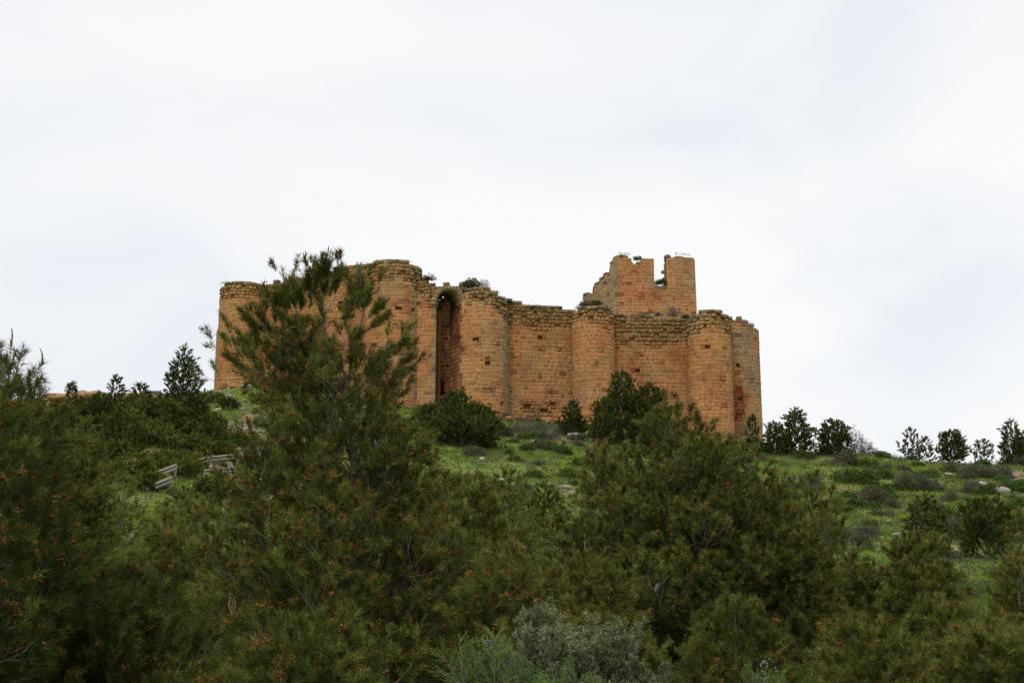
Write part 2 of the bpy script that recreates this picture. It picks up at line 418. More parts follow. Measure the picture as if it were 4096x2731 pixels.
YA, YB, YCc, YD, YE, YF = 158.5, 152.2, 151.0, 152.8, 153.0, 163.0
A = round_tower(240.2, YA, 22.2, [(218, 285), (226, 282), (240, 281.5), (255, 283), (263, 283.5)], 11, ero_top=1.9, grey=.12, label='round tower with crumbled crest, set at the outer corner')
B = round_tower(393.5, YB, 28.3, [(364, 266), (371, 262), (375, 259.5), (400, 259.0), (408, 261), (420, 266)], 12, ero_top=2.6, flank=.66, grey=.05, label='tallest and widest round tower')
D = round_tower(593.2, YD, 21.6, [(571, 311), (577, 307), (590, 305.5), (606, 305), (614, 309)], 13, ero_top=2.0, label='round tower between two plain wall stretches')
E = round_tower(709.3, YE, 21.8, [(686, 317), (696, 314), (701, 310.5), (717, 310), (722, 312), (731, 315)], 14, ero_top=2.4, red=.15, label='round tower at the low end of the hill')
CXF = xat(733, 350, YF)
def mar(S, Z, U):
    f = Path(arc(xat(734, 350, YF), YF, 25.2 / FPX * YF, -105, 105, 40)); x = f.pos(S)[:, 0]
    zc = zat(404, YF - 2.5); xc = xat(735, 404, YF - 2.5)
    d = ((x - xc) / .95) ** 2 + ((Z - zc) / 1.9) ** 2 + (U[:, 0] - .5) * .7
    return np.clip((1.25 - d) * 3, 0, .92) * (x > xc - 3)
F_ = round_tower(734, YF, 25.2, [(708, 318), (727, 317.5), (742, 319), (750, 322), (757, 326)], 15, ero_top=.9, grey=.85, maroon=mar, label='greyer round tower with a dark red stained foot')
G = round_tower(236, 167.0, 20.0, [(214, 326), (222, 325), (256, 324)], 16, ero_top=.8, grey=.8, label='grey round tower mostly hidden behind the corner tower')

def curtain(p0, p1, tab, seed, sag=0.0, thick=1.6, **kw):
    Ym = (p0[1] + p1[1]) / 2
    pts = [(p0[0] + (p1[0] - p0[0]) * t, p0[1] + (p1[1] - p0[1]) * t + sag * math.sin(PI * t)) for t in np.linspace(0, 1, 6)]
    path = Path(pts); top = ramp_top(tab, Ym)
    zb = min(float(gz(p0[0], p0[1], False)), float(gz(p1[0], p1[1], False))) - 1.6
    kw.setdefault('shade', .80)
    return masonry('curtain_wall', path, zb, lambda s: top(path.pos(s)[0]), castle, seed, solid=thick, **kw)
wy = lambda Y, r: Y - r * .15
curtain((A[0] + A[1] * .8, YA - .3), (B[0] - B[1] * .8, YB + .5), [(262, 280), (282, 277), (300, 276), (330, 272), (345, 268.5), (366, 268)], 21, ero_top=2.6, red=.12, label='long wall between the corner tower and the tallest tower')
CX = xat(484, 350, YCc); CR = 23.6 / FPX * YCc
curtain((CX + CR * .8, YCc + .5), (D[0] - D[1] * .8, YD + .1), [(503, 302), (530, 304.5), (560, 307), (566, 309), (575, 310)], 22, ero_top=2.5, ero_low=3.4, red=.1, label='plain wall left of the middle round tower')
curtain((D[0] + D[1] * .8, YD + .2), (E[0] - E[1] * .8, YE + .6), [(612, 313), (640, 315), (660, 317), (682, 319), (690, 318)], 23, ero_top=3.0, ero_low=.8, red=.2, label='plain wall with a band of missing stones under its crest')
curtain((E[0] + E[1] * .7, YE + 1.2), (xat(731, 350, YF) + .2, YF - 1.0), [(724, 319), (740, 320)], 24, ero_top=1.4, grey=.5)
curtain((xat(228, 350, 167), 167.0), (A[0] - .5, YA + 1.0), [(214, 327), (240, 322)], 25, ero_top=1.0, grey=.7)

# ---- the gate: tall arch between the tallest tower and the next one
GY0, GY1 = 151.6, 149.6
gxl = B[0] + B[1] * .72
jx = xat(461.2, 350, GY1)                       # right jamb edge
lx = xat(435.5, 350, GY1 + .35)                 # left jamb edge
kx, ky = -math.sin(math.radians(23)), math.cos(math.radians(23))
acx = (lx + jx) / 2; arad = (jx - lx) / 2; zspring = zat(304.5, 150)
zcrest = ramp_top([(418, 276), (424, 279), (430, 284), (438, 286), (444, 285), (452, 286), (458, 287.5), (470, 288)], 150.4)
zb = float(gz(acx, 148.0, False)) - 1.6
# pilaster left of the opening
ppil = Path([(gxl, 150.9), (lx, 149.95)])
masonry('gate_pier', ppil, zb, lambda s: zcrest(ppil.pos(s)[0]) if ppil.pos(s)[0] < lx - .25 else zspring - .05 + max(0, (lx - ppil.pos(s)[0]) * 4), castle, 31, solid=1.3, ero_top=2.2, redge=.42, wmin=.3, wmax=.6)
# the C tower with its flat flank and the deep jamb
zc_top = ramp_top([(458, 287.5), (470, 288), (489, 289), (497, 292.5), (504, 297), (509, 301)], YCc - CR * .8)
flat = [(jx + kx * 3.4, GY1 + ky * 3.4), (jx + kx * 1.7, GY1 + ky * 1.7), (jx, GY1), (jx + .05, GY1 - .02), (CX - .75, YCc - CR - .02)]
crn = arc(CX, YCc, CR, -12, 105, 26)
pc = Path(flat + crn)
def ctop(s):
    x, y = pc.pos(s)
    if s < 3.3: return zspring + .9
    return zc_top(x)
masonry('round_tower', pc, float(gz(CX, YCc - CR, False)) - 1.6, ctop, castle, 32, ero_top=1.9, flank=.74, ero_low=1.0, solid=1.0, maroon=lambda S, Z, U: np.where(S < 3.4, np.clip(.95 - .25 * U[:, 0] - .2 * (S > 2.7), 0, 1), 0), recess_dark=lin((88, 54, 38)), label='half-round tower beside the tall arch')  # jamb stones reddish brown, coloured darker to carry the shade of the deep passage
# closed core of that tower
n_ = 30; a_ = np.linspace(0, 2 * PI, n_, endpoint=False)
hull = np.array([(jx + .75, GY1 + .45), (CX - .3, YCc - CR + .35)] + arc(CX, YCc, CR - .35, 5, 178, 16) + [(jx + kx * 4 + .6, GY1 + ky * 4)])
nh = len(hull); z1 = zc_top(CX + 2) - .35; z0 = zb
Vh = np.concatenate([np.c_[hull, np.full(nh, z0)], np.c_[hull, np.full(nh, z1)], [[*hull.mean(0), z1 + .1]]]); i = np.arange(nh); j = (i + 1) % nh
_o = obj('masonry_core', mesh_np('core', Vh, [np.stack([i, j, j + nh, i + nh], 1), np.stack([i + nh, j + nh, np.full(nh, 2 * nh)], 1)], M_STONE, np.broadcast_to(OCHRE * .75, (len(Vh), 3))), castle)
# wall above the arch with ring stones, following the skewed passage
gdir = np.array([jx - lx, GY1 - 149.95]); gdir /= np.linalg.norm(gdir); gn = np.array([gdir[1], -gdir[0]])
def arch_piece():
    mb = MB(); r = random.Random(3); n = 15
    def pt(ang, rad, dep):
        u_ = acx + math.sin(ang) * rad * gdir[0]; v_ = (149.95 + GY1) / 2 + math.sin(ang) * rad * gdir[1]
        return (u_ + kx * dep, v_ + ky * dep, zspring + math.cos(ang) * rad * 1.12)
    cube = np.array([(0, 1, 3, 2), (4, 6, 7, 5), (0, 4, 5, 1), (2, 3, 7, 6), (0, 2, 6, 4), (1, 5, 7, 3)])
    for k in range(n):                     # ring stones
        a0 = -PI / 2 + PI * k / n + .012; a1 = -PI / 2 + PI * (k + 1) / n - .012
        ro = arad + .46 + r.uniform(-.05, .05); pr = r.uniform(-.05, .03)
        V = [pt(a, q, d) for a in (a0, a1) for q in (arad, ro) for d in (-.06 + pr, 3.0)]
        g = r.uniform(.3, .9); mb.add(V, cube, (OCHRE * (1 - g) + GREY * g) * r.uniform(.8, 1.1))
    return mb.mesh('gate_arch', M_STONE)
o = obj('gate_arch', arch_piece(), castle); o['label'] = 'tall round arch of grey wedge stones'
ph = Path([(lx - .3, 149.95 + .05), (jx + .55, GY1 + .05)])
def skp(S, Z):
    d = np.hypot((S - .3) - arad, (Z - zspring) / 1.12)
    return ((d < arad + .30) & (Z > zspring)) | (Z < zspring)
masonry('arch_spandrel', ph, zspring - .5, lambda s: zcrest(ph.pos(s)[0]) , castle, 33, ero_top=3.0, grey=.3, skip=skp, wmin=.25, wmax=.5)
# rubble fill behind the spandrel
def spandrel_fill():
    mb = MB(); n = 24
    fr, bk = [], []
    a = np.linspace(-PI / 2, PI / 2, n)
    V = []
    for t in a:
        x = acx + math.sin(t) * (arad + .35); y = (149.95 + GY1) / 2 + math.sin(t) * (arad + .35) * gdir[1]; z = zspring + math.cos(t) * (arad + .35) * 1.12
        zt = max(zcrest(x) - .25, z + .02)
        for d in (.10, 2.9):
            V.append((x + kx * d, y + ky * d, z)); V.append((x + kx * d, y + ky * d, zt))
    V = np.array(V); F = []
    for k in range(n - 1):
        p = 4 * k; F += [(p, p + 4, p + 5, p + 1), (p + 2, p + 3, p + 7, p + 6), (p + 1, p + 5, p + 7, p + 3)]
    mb.add(V, F, OCHRE * .7); return mb.mesh('fill', M_STONE)
obj('arch_fill', spandrel_fill(), castle)
pj = Path([(lx + kx * .7, 150.1 + ky * .7), (lx + kx * 3.6, 150.1 + ky * 3.6)])
masonry('jamb_wall', pj, zb, lambda s: zspring + .3, castle, 35, solid=.45, ero_top=.3)
# back wall of the gate recess, with a walled door opening
bx0, by0 = lx + kx * 3.3 - 1.2, GY1 + ky * 3.3 + .3; bx1, by1 = jx + kx * 3.3 + .6, GY1 + ky * 3.3 - .05
pb = Path([(bx0, by0), (bx1, by1)]); zbk = zat(294.5, 153)
dz_ = zat(390, 153)
masonry('recess_wall', pb, zb, lambda s: zbk + .4 * math.sin(s * 2), castle, 34, ero_top=1.2, solid=1.2, red=.5, sound=1.3, maroon=lambda S, Z, U: np.clip(.85 - .3 * U[:, 0] + 0 * Z, 0, 1), recess_dark=lin((92, 54, 38)))  # dark brown stones, with the shade of the recess painted into their colour
# dark pointed doorway in the back wall
mbd = MB(); xd = xat(440.6, 400, 153); wd = .55; yd = by0 + (by1 - by0) * (xd - bx0) / (bx1 - bx0) - .12
zt_ = zat(379, 153); pr = [(xd - wd, zb), (xd - wd, zt_ - .5), (xd, zt_), (xd + wd, zt_ - .5), (xd + wd, zb)]
Vd = [(x, yd - .03, z) for x, z in pr] + [(x, yd + .5, z) for x, z in pr]
mbd.add(Vd, [(0, 1, 6, 5), (1, 2, 7, 6), (2, 3, 8, 7), (3, 4, 9, 8)], GREY * .5); mbd.add(Vd[:5], [(0, 1, 2, 3, 4)], lin((38, 28, 24)))
obj('doorway', mbd.mesh('doorway', M_STONE), castle)

# ---- the keep
keep = _obj('keep', None, castle); keep.location = -castle_inv; keep['label'] = 'square keep tower with broken battlements, standing higher behind the walls'
YK = 172.0
k0 = np.array([xat(619.0, 300, YK), YK]); k1 = np.array([xat(695.5, 300, YK + .7), YK + .7])
k3 = k0 + 9.3 * np.array([-.415, .91]); k2 = k1 + np.array([-.9, 9.0])
zkb = zat(322, 160)
zkb = 22.5
kf = Path([k0, k1]); LF = kf.L
fx = lambda px: (px - 619.0) / (695.5 - 619.0) * LF
ft = [(611, 252.5), (617, 252), (626, 251.5), (629, 253), (631.5, 257), (632.5, 260.5), (641, 260.3), (643, 256.5), (648, 255), (654.3, 255.3), (654.6, 285), (667.2, 285), (667.5, 254.5), (670, 253.5), (675, 253.3), (675.3, 251.6), (684, 251.6), (684.4, 253.2), (694, 253.5)]
fz = lambda s: float(np.interp(s, [fx(p) for p, q in ft], [zat(q, YK) for p, q in ft]))
pk = dict(ero_top=.5, wmin=.4, wmax=.85, rubk=.1)
def kwall(path, ztop, seed, **kw):
    kw = {**pk, **kw}
    o = masonry('keep_wall', path, zkb, ztop, None, seed, batter=.02, solid=1.25, zref=zat(252, YK), **kw); o.parent = keep; return o
kwall(kf, fz, 41, grey=.22, brk=[fx(632), fx(654.5), fx(667.4), fx(675.2), fx(684.2)], label='front wall of the keep with a deep notch in its top')
kl = Path([k3, k0]); LL = kl.L
lt = [(590, 294), (592.3, 292), (593.2, 287), (596, 283), (600.5, 278), (604, 274.5), (607, 273.5), (610.2, 276), (610.6, 256), (614, 253), (619, 252), (622, 252)]
def proj(x, y, z):
    d = y * CP + z * SP; return 512 + FPX * x / d, 341 - FPX * (z * CP - y * SP) / d
def klt(s_):
    x, y = kl.pos(s_); p, _ = proj(x, y, 33.0); return zat(float(np.interp(p, [a for a, b in lt], [b for a, b in lt])), y)
kwall(kl, klt, 42, grey=1.7, ero_top=1.0, sound=1.3)
kr = Path([k1, k2]); kwall(kr, lambda s: float(np.interp(s, [0, 1.2, 1.4, 5, 9], [zat(253.5, YK), zat(254, YK), zat(275, YK), zat(300, YK), zat(305, YK)])), 43, grey=.5)
kb = Path([k2, k3]); kwall(kb, lambda s: zat(300, YK), 44, grey=.5)
# ragged stub of the inner wall seen through the notch
mb = MB(); rs = random.Random(5)
def lump(mb, c, sx_, sy_, sz_, col, r, seg=7):
    th = np.linspace(0, PI, 5); V = []
    for t in th:
        for k in range(seg):
            a = 2 * PI * k / seg; q = r.uniform(.8, 1.15)
            V.append((c[0] + sx_ * math.sin(t) * math.cos(a) * q, c[1] + sy_ * math.sin(t) * math.sin(a) * q, c[2] + sz_ * math.cos(t) * r.uniform(.9, 1.1)))
    F = [(i * seg + k, i * seg + (k + 1) % seg, (i + 1) * seg + (k + 1) % seg, (i + 1) * seg + k) for i in range(4) for k in range(seg)]
    mb.add(V, F, col)
for k in range(90):
    t = rs.random(); px = 662 + 7.5 * rs.random() + 1.5 * (1 - t); py = 283 - 28 * t
    if px < 664.8 and t > .45: px += 3
    p = at(px, py, YK + 1.0 + rs.random() * 1.2)
    lump(mb, p, rs.uniform(.18, .34), rs.uniform(.2, .4), rs.uniform(.12, .26), GREY * rs.uniform(.55, 1.05), rs)
o = _obj('inner_wall_stub', mb.mesh('stub', M_STONE), keep); o['label'] = 'ragged end of the broken inner wall beside the notch'
# foundation boulders at the foot of the walls
mb = MB()
for px, py, Y in [(p, 419 + rs.uniform(-2, 3), 148.2) for p in np.linspace(462, 508, 14)] + [(p, 421 + rs.uniform(-1.5, 3), 151.8) for p in np.linspace(508, 575, 16)] + [(p, 441 + rs.uniform(-2, 2), 149.4) for p in np.linspace(712, 730, 7)]:
    mb = MB(); lump(mb, at(px, py, Y), rs.uniform(.3, .6), .5, rs.uniform(.2, .4), (ORANGE * .5 + OCHRE * .5) * rs.uniform(.7, 1.05), rs)
    obj('foundation_stone', mb.mesh('foundation_stone', M_STONE), castle)

# ---------------------------------------------------------------- vegetation engine
def unit(v): return v / np.maximum(np.linalg.norm(v, axis=-1, keepdims=True), 1e-9)
def needles(P, D, SL, COL, m, nl, nw, r, amin=22, amax=62, leaf=False, cvar=.25):
    """m needles on each shoot (P base, D direction, SL length); one triangle or leaf each"""
    n = len(P); t = r.random((n, m)) ** .8
    base = P[:, None] + D[:, None] * (SL[:, None] * t)[..., None]
    rnd = r.normal(size=(n, m, 3)); Dm = np.broadcast_to(D[:, None], rnd.shape)
    perp = unit(rnd - (rnd * Dm).sum(-1, keepdims=True) * Dm)
    al = np.radians(r.uniform(amin, amax, (n, m)))[..., None]
    d = Dm * np.cos(al) + perp * np.sin(al)
    ln = (nl * r.uniform(.65, 1.15, (n, m)))[..., None]
    side = unit(np.cross(d, r.normal(size=(n, m, 3)))) * nw / 2
    c = COL[:, None] * (1 + (r.random((n, m, 1)) - .5) * 2 * cvar)
    if leaf:
        V = np.stack([base, base + d * ln * .5 + side, base + d * ln, base + d * ln * .5 - side], 2).reshape(-1, 3); k = 4
    else:
        V = np.stack([base - side, base + side, base + d * ln], 2).reshape(-1, 3); k = 3
    F = np.arange(len(V)).reshape(-1, k)
    return V, F, np.repeat(c.reshape(-1, 3), k, 0)
def tubes(segs, sides=5):
    """segs (n,8): p0, p1, r0, r1"""
    s = np.asarray(segs, float); n = len(s); p0, p1, r0, r1 = s[:, :3], s[:, 3:6], s[:, 6], s[:, 7]
    d = unit(p1 - p0); ref = np.where(np.abs(d[:, 2:3]) > .9, [[1., 0, 0]], [[0, 0, 1.]]); a = unit(np.cross(d, ref)); b = np.cross(d, a)
    ph = np.arange(sides) * 2 * PI / sides; cs, sn = np.cos(ph)[None, :, None], np.sin(ph)[None, :, None]
    ring = a[:, None] * cs + b[:, None] * sn
    p1 = p1 + d * (r1 * .3)[:, None]
    V = np.concatenate([p0[:, None] + ring * r0[:, None, None], p1[:, None] + ring * r1[:, None, None]], 1).reshape(-1, 3)
    i = np.arange(sides); j = (i + 1) % sides
    F = (np.stack([i, j, j + sides, i + sides], 1)[None] + (np.arange(n) * 2 * sides)[:, None, None]).reshape(-1, 4)
    return V, F
def octas(P, D, ln, w, COL):
    n = len(P); ref = np.tile([[.3, .9, .2]], (n, 1)); a = unit(np.cross(D, ref)); b = np.cross(D, a)
    Cc = P + D * (ln * .5)[:, None]
    V = np.stack([P, P + D * ln[:, None], Cc + a * w, Cc + b * w, Cc - a * w, Cc - b * w], 1).reshape(-1, 3)
    f = np.array([(0, 3, 2), (0, 4, 3), (0, 5, 4), (0, 2, 5), (1, 2, 3), (1, 3, 4), (1, 4, 5), (1, 5, 2)])
    F = (f[None] + (np.arange(n) * 6)[:, None, None]).reshape(-1, 3)
    return V, F, np.repeat(COL, 6, 0)

def bend(p0, d0, L, r, up=.35, k=4, wob=.12):
    """polyline that starts in direction d0 and turns upward"""
    pts = [p0]; d = d0.copy()
    for i in range(k):
        d = unit(d + np.array([0, 0, up / k]) + r.normal(size=3) * wob); pts.append(pts[-1] + d * L / k)
    return np.array(pts)
def along(pts, t):
    k = len(pts) - 1; f = min(max(t, 0), .9999) * k; i = int(f); a = f - i
    return pts[i] * (1 - a) + pts[i + 1] * a, unit(pts[i + 1] - pts[i])

G_DARK, G_MID, G_LIGHT, G_OLIVE = np.array([.042, .064, .015]), np.array([.088, .120, .025]), np.array([.155, .188, .042]), np.array([.160, .148, .034])
BARKC = np.array([.17, .14, .115])
def pine_tree(name, seed, trunk, width, Yd, tone=.4, olive=.2, flowers=0.0, cones=0, candles=6, dens=1.0, wob=.10, limbs=None, label=None, clear=.12, group=None, extra=None, needle=1.0, asc=.5, bare=.0, topc=.965):
    """trunk: list of world points from the ground to the tip; width(t): (left, right) reach of the crown at height fraction t"""
    r = np.random.default_rng(seed)
    trunk = np.array(trunk, float); base = trunk[0].copy(); trunk = trunk - base
    H = trunk[-1, 2]
    lod = 0 if Yd < 38 else (1 if Yd < 95 else 2)
    rt = .0085 * H + .015
    px = Yd / FPX                                   # metres seen per pixel here
    segs = []; K = len(trunk) - 1
    for i in range(K): segs.append([*trunk[i], *trunk[i + 1], rt * (1 - i / K) ** 1.0 + .008, rt * (1 - (i + 1) / K) ** 1.0 + .006])
    T_P, T_D, T_L, T_C = [], [], [], []
    zf = trunk[:, 2]
    def ontrunk(t):
        z = t * H; return np.array([np.interp(z, zf, trunk[:, 0]), np.interp(z, zf, trunk[:, 1]), z])
    shoot = [.15, .22, .30][lod] * needle
    sp = [.078, .125, .19][lod] / dens ** .5
    T_T = []
    def tuft(p, d, k=1.0, tone_=None, tip=0):
        T_P.append(p); T_D.append(d); T_L.append(shoot * k * r.uniform(.7, 1.2)); T_C.append(r.random() if tone_ is None else .75 * tone_ + .25 * r.random()); T_T.append(tip)
    def dress(pts, L, rad, level, plume=0):
        """side shoots and tufts along a branch"""
        n = len(pts) - 1
        for i in range(n): segs.append([*pts[i], *pts[i + 1], rad * (1 - .8 * i / n), rad * (1 - .8 * (i + 1) / n)])
        tipd = unit(pts[-1] - pts[-2])
        for _ in range(2): tuft(pts[-1] + r.normal(size=3) * .02, unit(tipd + r.normal(size=3) * .18), 1.0, None, 1 - _)
        if level == 0 or L < shoot * 2.6:
            m = max(2, int(L * .75 / (sp * 1.0))); tn_ = r.random()
            for k in range(m):
                t = .45 + .55 * ((k + r.random()) / m) ** .7; p, d = along(pts, t)
                s = unit(r.normal(size=3)); tuft(p, unit(d * 1.0 + s * .55 + np.array([0, 0, .25])), .85, tn_)
            if plume:
                n2 = int(plume * 26)
                for k in range(n2):
                    t = 1 - .85 * r.random() ** 1.0; p, d = along(pts, t); s = unit(r.normal(size=3)); tuft(p, unit(d * 1.6 + s * .62 + np.array([0, 0, .7])), .95 - .2 * t, tn_)
            return
        m = max(2, int(L * .8 / (sp * (1.75 if level == 2 else 1.5))))
        ang = r.uniform(0, 2 * PI)
        for k in range(m):
            t = .18 + bare + (.80 - bare) * (k + r.random()) / m; p, d = along(pts, t); ang += 2.4
            ref = unit(np.cross(d, [0, 0, 1.0] if abs(d[2]) < .95 else [1.0, 0, 0])); b = np.cross(ref, d)
            s = ref * math.cos(ang) + b * math.sin(ang) * .8 + np.array([0, 0, .25])
            l2 = (L * (.52 if level == 2 else .42) * (1 - t * .72)) * r.uniform(.6, 1.1) + shoot
            q = bend(p, unit(d * .75 + unit(s) * .75), l2, r, .45, 3, wob)
            dress(q, l2, max(rad * .45, .0035 if lod == 0 else .006), level - 1)
    depth_levels = [2, 2, 1][lod]
    area = H * sum(width(.4)) / 2
    nl = limbs or int([26, 24, 26][lod] * dens + H * [11.0, 9.0, 7.0][lod] * dens ** .5)
    az = r.uniform(0, 2 * PI)
    for k in range(nl):
        t = clear + (topc - clear) * ((k + r.random()) / nl) ** .9; az += 2.399 + r.normal() * .25
        wl, wr = width(t); side = math.cos(az); dep = (wl + wr) / 2
        reach = (wr if side > 0 else wl) * abs(side) + dep * (1 - abs(side))
        reach *= r.uniform(.60, 1.0)
        reach = max(reach, .1)
        tgt = ontrunk(t) + np.array([side * reach, math.sin(az) * min(dep, reach * 1.1) * 1.0, 0]) 
        rise = asc * reach * r.uniform(.7, 1.25)
        st = ontrunk(max(t - rise / H, clear * .5))
        v = tgt - st; L = float(np.linalg.norm(v)) + .05
        d0 = unit(v * np.array([1, 1, .62])); up = .5
        pts = bend(st, d0, L, r, up, 5, wob)
        dress(pts, L, max(rt * .34 * (1 - t) ** .6, .005) , depth_levels if L > shoot * 4 else 1)
    for e_ in (extra or []):                              # leaders traced one by one
        pts = np.array(e_[0]) - base; L = float(np.linalg.norm(np.diff(pts, axis=0), axis=1).sum())
        n_old = len(segs)
        dress(pts, L, e_[1], e_[2] if len(e_) > 2 else 1)
        if len(e_) > 3:
            q_ = pts[-3:] if len(pts) > 3 else pts; dress(q_, .1, e_[1] * .4, 0, e_[3])
            if e_[3] > 1:
                for q in range(4):
                    p = pts[-1] + r.normal(size=3) * .03; d = unit(np.array([r.normal() * .12, 0, 1.])); l_ = r.uniform(.12, .30); m1 = p + d * l_
                    segs.append([*p, *m1, .007, .009]); segs.append([*m1, *(m1 + unit(d + r.normal(size=3) * .3) * .05), .010, .004])
    # top of the trunk
    for k in range([26, 12, 8][lod]):
        t = 1 - (.30 if topc > .9 else 1.2) * r.random() ** 1.3 * min(1, 2.2 / H) * (1 if topc > .9 else .25); p = ontrunk(t); a = r.uniform(0, 2 * PI)
        tuft(p, unit(np.array([math.cos(a) * .5, math.sin(a) * .5, .9])))
    T_P, T_D, T_L, T_C = map(np.array, (T_P, T_D, T_L, T_C))
    tn = len(T_P)
    cl = fbm(T_P[:, 0] / .5, T_P[:, 1] / .5, T_P[:, 2] / .5, seed)        # clumps of younger and older growth
    k1 = np.clip((cl - .5) * 2.3 + .32 + (T_C - .5) * .95 + (tone - .4) * 1.1, 0, 1)[:, None]
    col = np.where(k1 < .5, G_DARK + (G_MID - G_DARK) * k1 * 2, G_MID + (G_LIGHT - G_MID) * (k1 * 2 - 1))
    ol = (np.clip(olive + (T_C - .5) * .5, 0, 1))[:, None]; col = col * (1 - ol) + G_OLIVE * ol * (.6 + .8 * k1)
    yg = (r.random(tn) < .16)[:, None]; col = np.where(yg, col * .4 + np.array([.13, .155, .03]) * .75, col)      # fresh growth
    m, nlen, nwid = [(34, .10, max(.006, px * .60)), (15, .14, px * .78), (18, .135, px * .66)][lod]
    V, F, c = needles(T_P, T_D, T_L, col, m, nlen * needle, nwid, r, cvar=.42)
    # the last year's shoots: bare reddish candles at the very tips
    e = tag(empty(name, base), label, 'tree', group); print(name, seed, round(H, 1), 'tufts', tn, 'tris', len(F))
    _obj('crown', mesh_np('crown', V, F, M_NEEDLE, c), e)
    if candles and lod < 1:
        o_ = np.argsort(-T_P[:, 2] + r.normal(size=tn) * .12 * H)[:candles * 3]; sg = []
        for i_ in o_[:candles]:
            for q in range(r.integers(1, 4)):
                p = T_P[i_] + T_D[i_] * T_L[i_]; L = r.uniform(.06, .20) * (1 if lod == 0 else 1.3); d = unit(np.array([0, 0, 1.]) + r.normal(size=3) * .22)
                m1 = p + d * L * .6; m2 = m1 + unit(d + r.normal(size=3) * .35) * L * .4
                w_ = max(.009, px * .45); sg.append([*p, *m1, w_, w_]); sg.append([*m1, *m2, w_, w_ * .6])
        cv, cf = tubes(sg, 4); cc_ = np.broadcast_to(np.array([.19, .11, .065]), cv.shape) * r.uniform(.7, 1.2, (len(cv), 1))
    else: cv = None
    tv, tf = tubes(segs, [5, 4, 3][lod])
    bc = BARKC[None] * (.55 + .75 * vnoise(tv[:, 0] * 6, tv[:, 1] * 6, tv[:, 2] * 3, seed))[:, None]
    if cv is not None: tf = np.concatenate([tf, cf + len(tv)]); tv = np.concatenate([tv, cv]); bc = np.concatenate([bc, cc_])
    _obj('trunk', mesh_np('trunk', tv, tf, M_BARK, bc), e)
    if flowers:
        T_T = np.array(T_T + [0] * (tn - len(T_T))); out_ = r.random(tn) < np.where(T_T > 0, flowers * 2.2, flowers * .08)
        P, D, Lh = T_P[out_], T_D[out_], T_L[out_]; nf = len(P)
        if nf:
            q = 8; tip = P + D * (Lh * .8)[:, None]; pp = np.repeat(tip, q, 0) + r.normal(size=(nf * q, 3)) * .016 * (1 if lod == 0 else 1.8)
            dd = unit(np.repeat(D, q, 0) + r.normal(size=(nf * q, 3)) * .55); w_ = [.0115, .02, .05][lod]
            hue = r.random((nf, 1)); fc = np.array([.29, .075, .022]) * (1 - hue) + np.array([.23, .11, .028]) * hue
            fc = np.repeat(fc * r.uniform(.6, 1.15, (nf, 1)), q, 0)
            ov, of, occ = octas(pp, dd, np.full(nf * q, [.040, .055, .1][lod]), w_, fc)
            b_ = _obj('pollen_cones', mesh_np('pollen_cones', ov, of, M_BUD, occ), e); b_['kind'] = 'stuff'; b_['label'] = 'small orange pollen cones at the tips of the shoots'
    for k in range(cones):
        s_ = segs[K + int(r.random() * (len(segs) - K) * .999)]
        for _ in range(40):
            s_ = segs[K + int(r.random() * (len(segs) - K) * .999)]
            if s_[6] > .006 and .15 * H < s_[2] < .75 * H and s_[1] < .15: break
        cm = CONES[k % 2]; o2 = _obj('pine_cone', cm, e); o2.location = (s_[3], s_[4] - .03, s_[5] - .02)
        o2.rotation_euler = (r.uniform(-.6, .6) + PI, r.uniform(-.6, .6), r.uniform(0, 6)); z_ = r.uniform(1.0, 1.45); o2.scale = (z_,) * 3
        o2['label'] = ('dark open pine cone', 'grey closed pine cone')[k % 2]
    return e

def cone_mesh(openc):
    mb = MB(); n = 70; L = .095; r = random.Random(8)
    c0 = np.array([.05, .032, .026]) if openc else np.array([.20, .17, .16])
    th = np.linspace(0, PI, 8); V = []; seg = 10
    for t in th:
        for k in range(seg):
            a = 2 * PI * k / seg; V.append((.024 * math.sin(t) * math.cos(a) * (1.15 if t < 1.2 else .95), .024 * math.sin(t) * math.sin(a), L / 2 * (1 - math.cos(t))))
    mb.add(V, [(i * seg + k, i * seg + (k + 1) % seg, (i + 1) * seg + (k + 1) % seg, (i + 1) * seg + k) for i in range(7) for k in range(seg)], c0 * .7)
    for k in range(n):
        f = (k + .5) / n; a = k * 2.399; th_ = f * PI; rr = .024 * math.sin(th_) ** .8; z = L / 2 * (1 - math.cos(th_)); o_ = .014 if openc else .004
        ca, sa = math.cos(a), math.sin(a); s = .009 if openc else .008
        c = c0 * r.uniform(.8, 1.3) * (2.2 if openc and r.random() < .25 else 1)
        p = np.array([ca * (rr + o_), sa * (rr + o_), z + (.006 if openc else .001)]); tx = np.array([-sa, ca, 0]) * s
        b_ = np.array([ca * rr * .8, sa * rr * .8, z - .006]); u_ = np.array([0, 0, .005])
        mb.add([p - tx + u_ * 0, p + tx, p + tx * .5 + u_, p - tx * .5 + u_, b_ - tx * .7, b_ + tx * .7], [(0, 1, 2, 3), (4, 5, 1, 0), (3, 2, 5, 4)], c)
    return mb.mesh('pine_cone', M_BUD)
CONES = [cone_mesh(True), cone_mesh(False)]

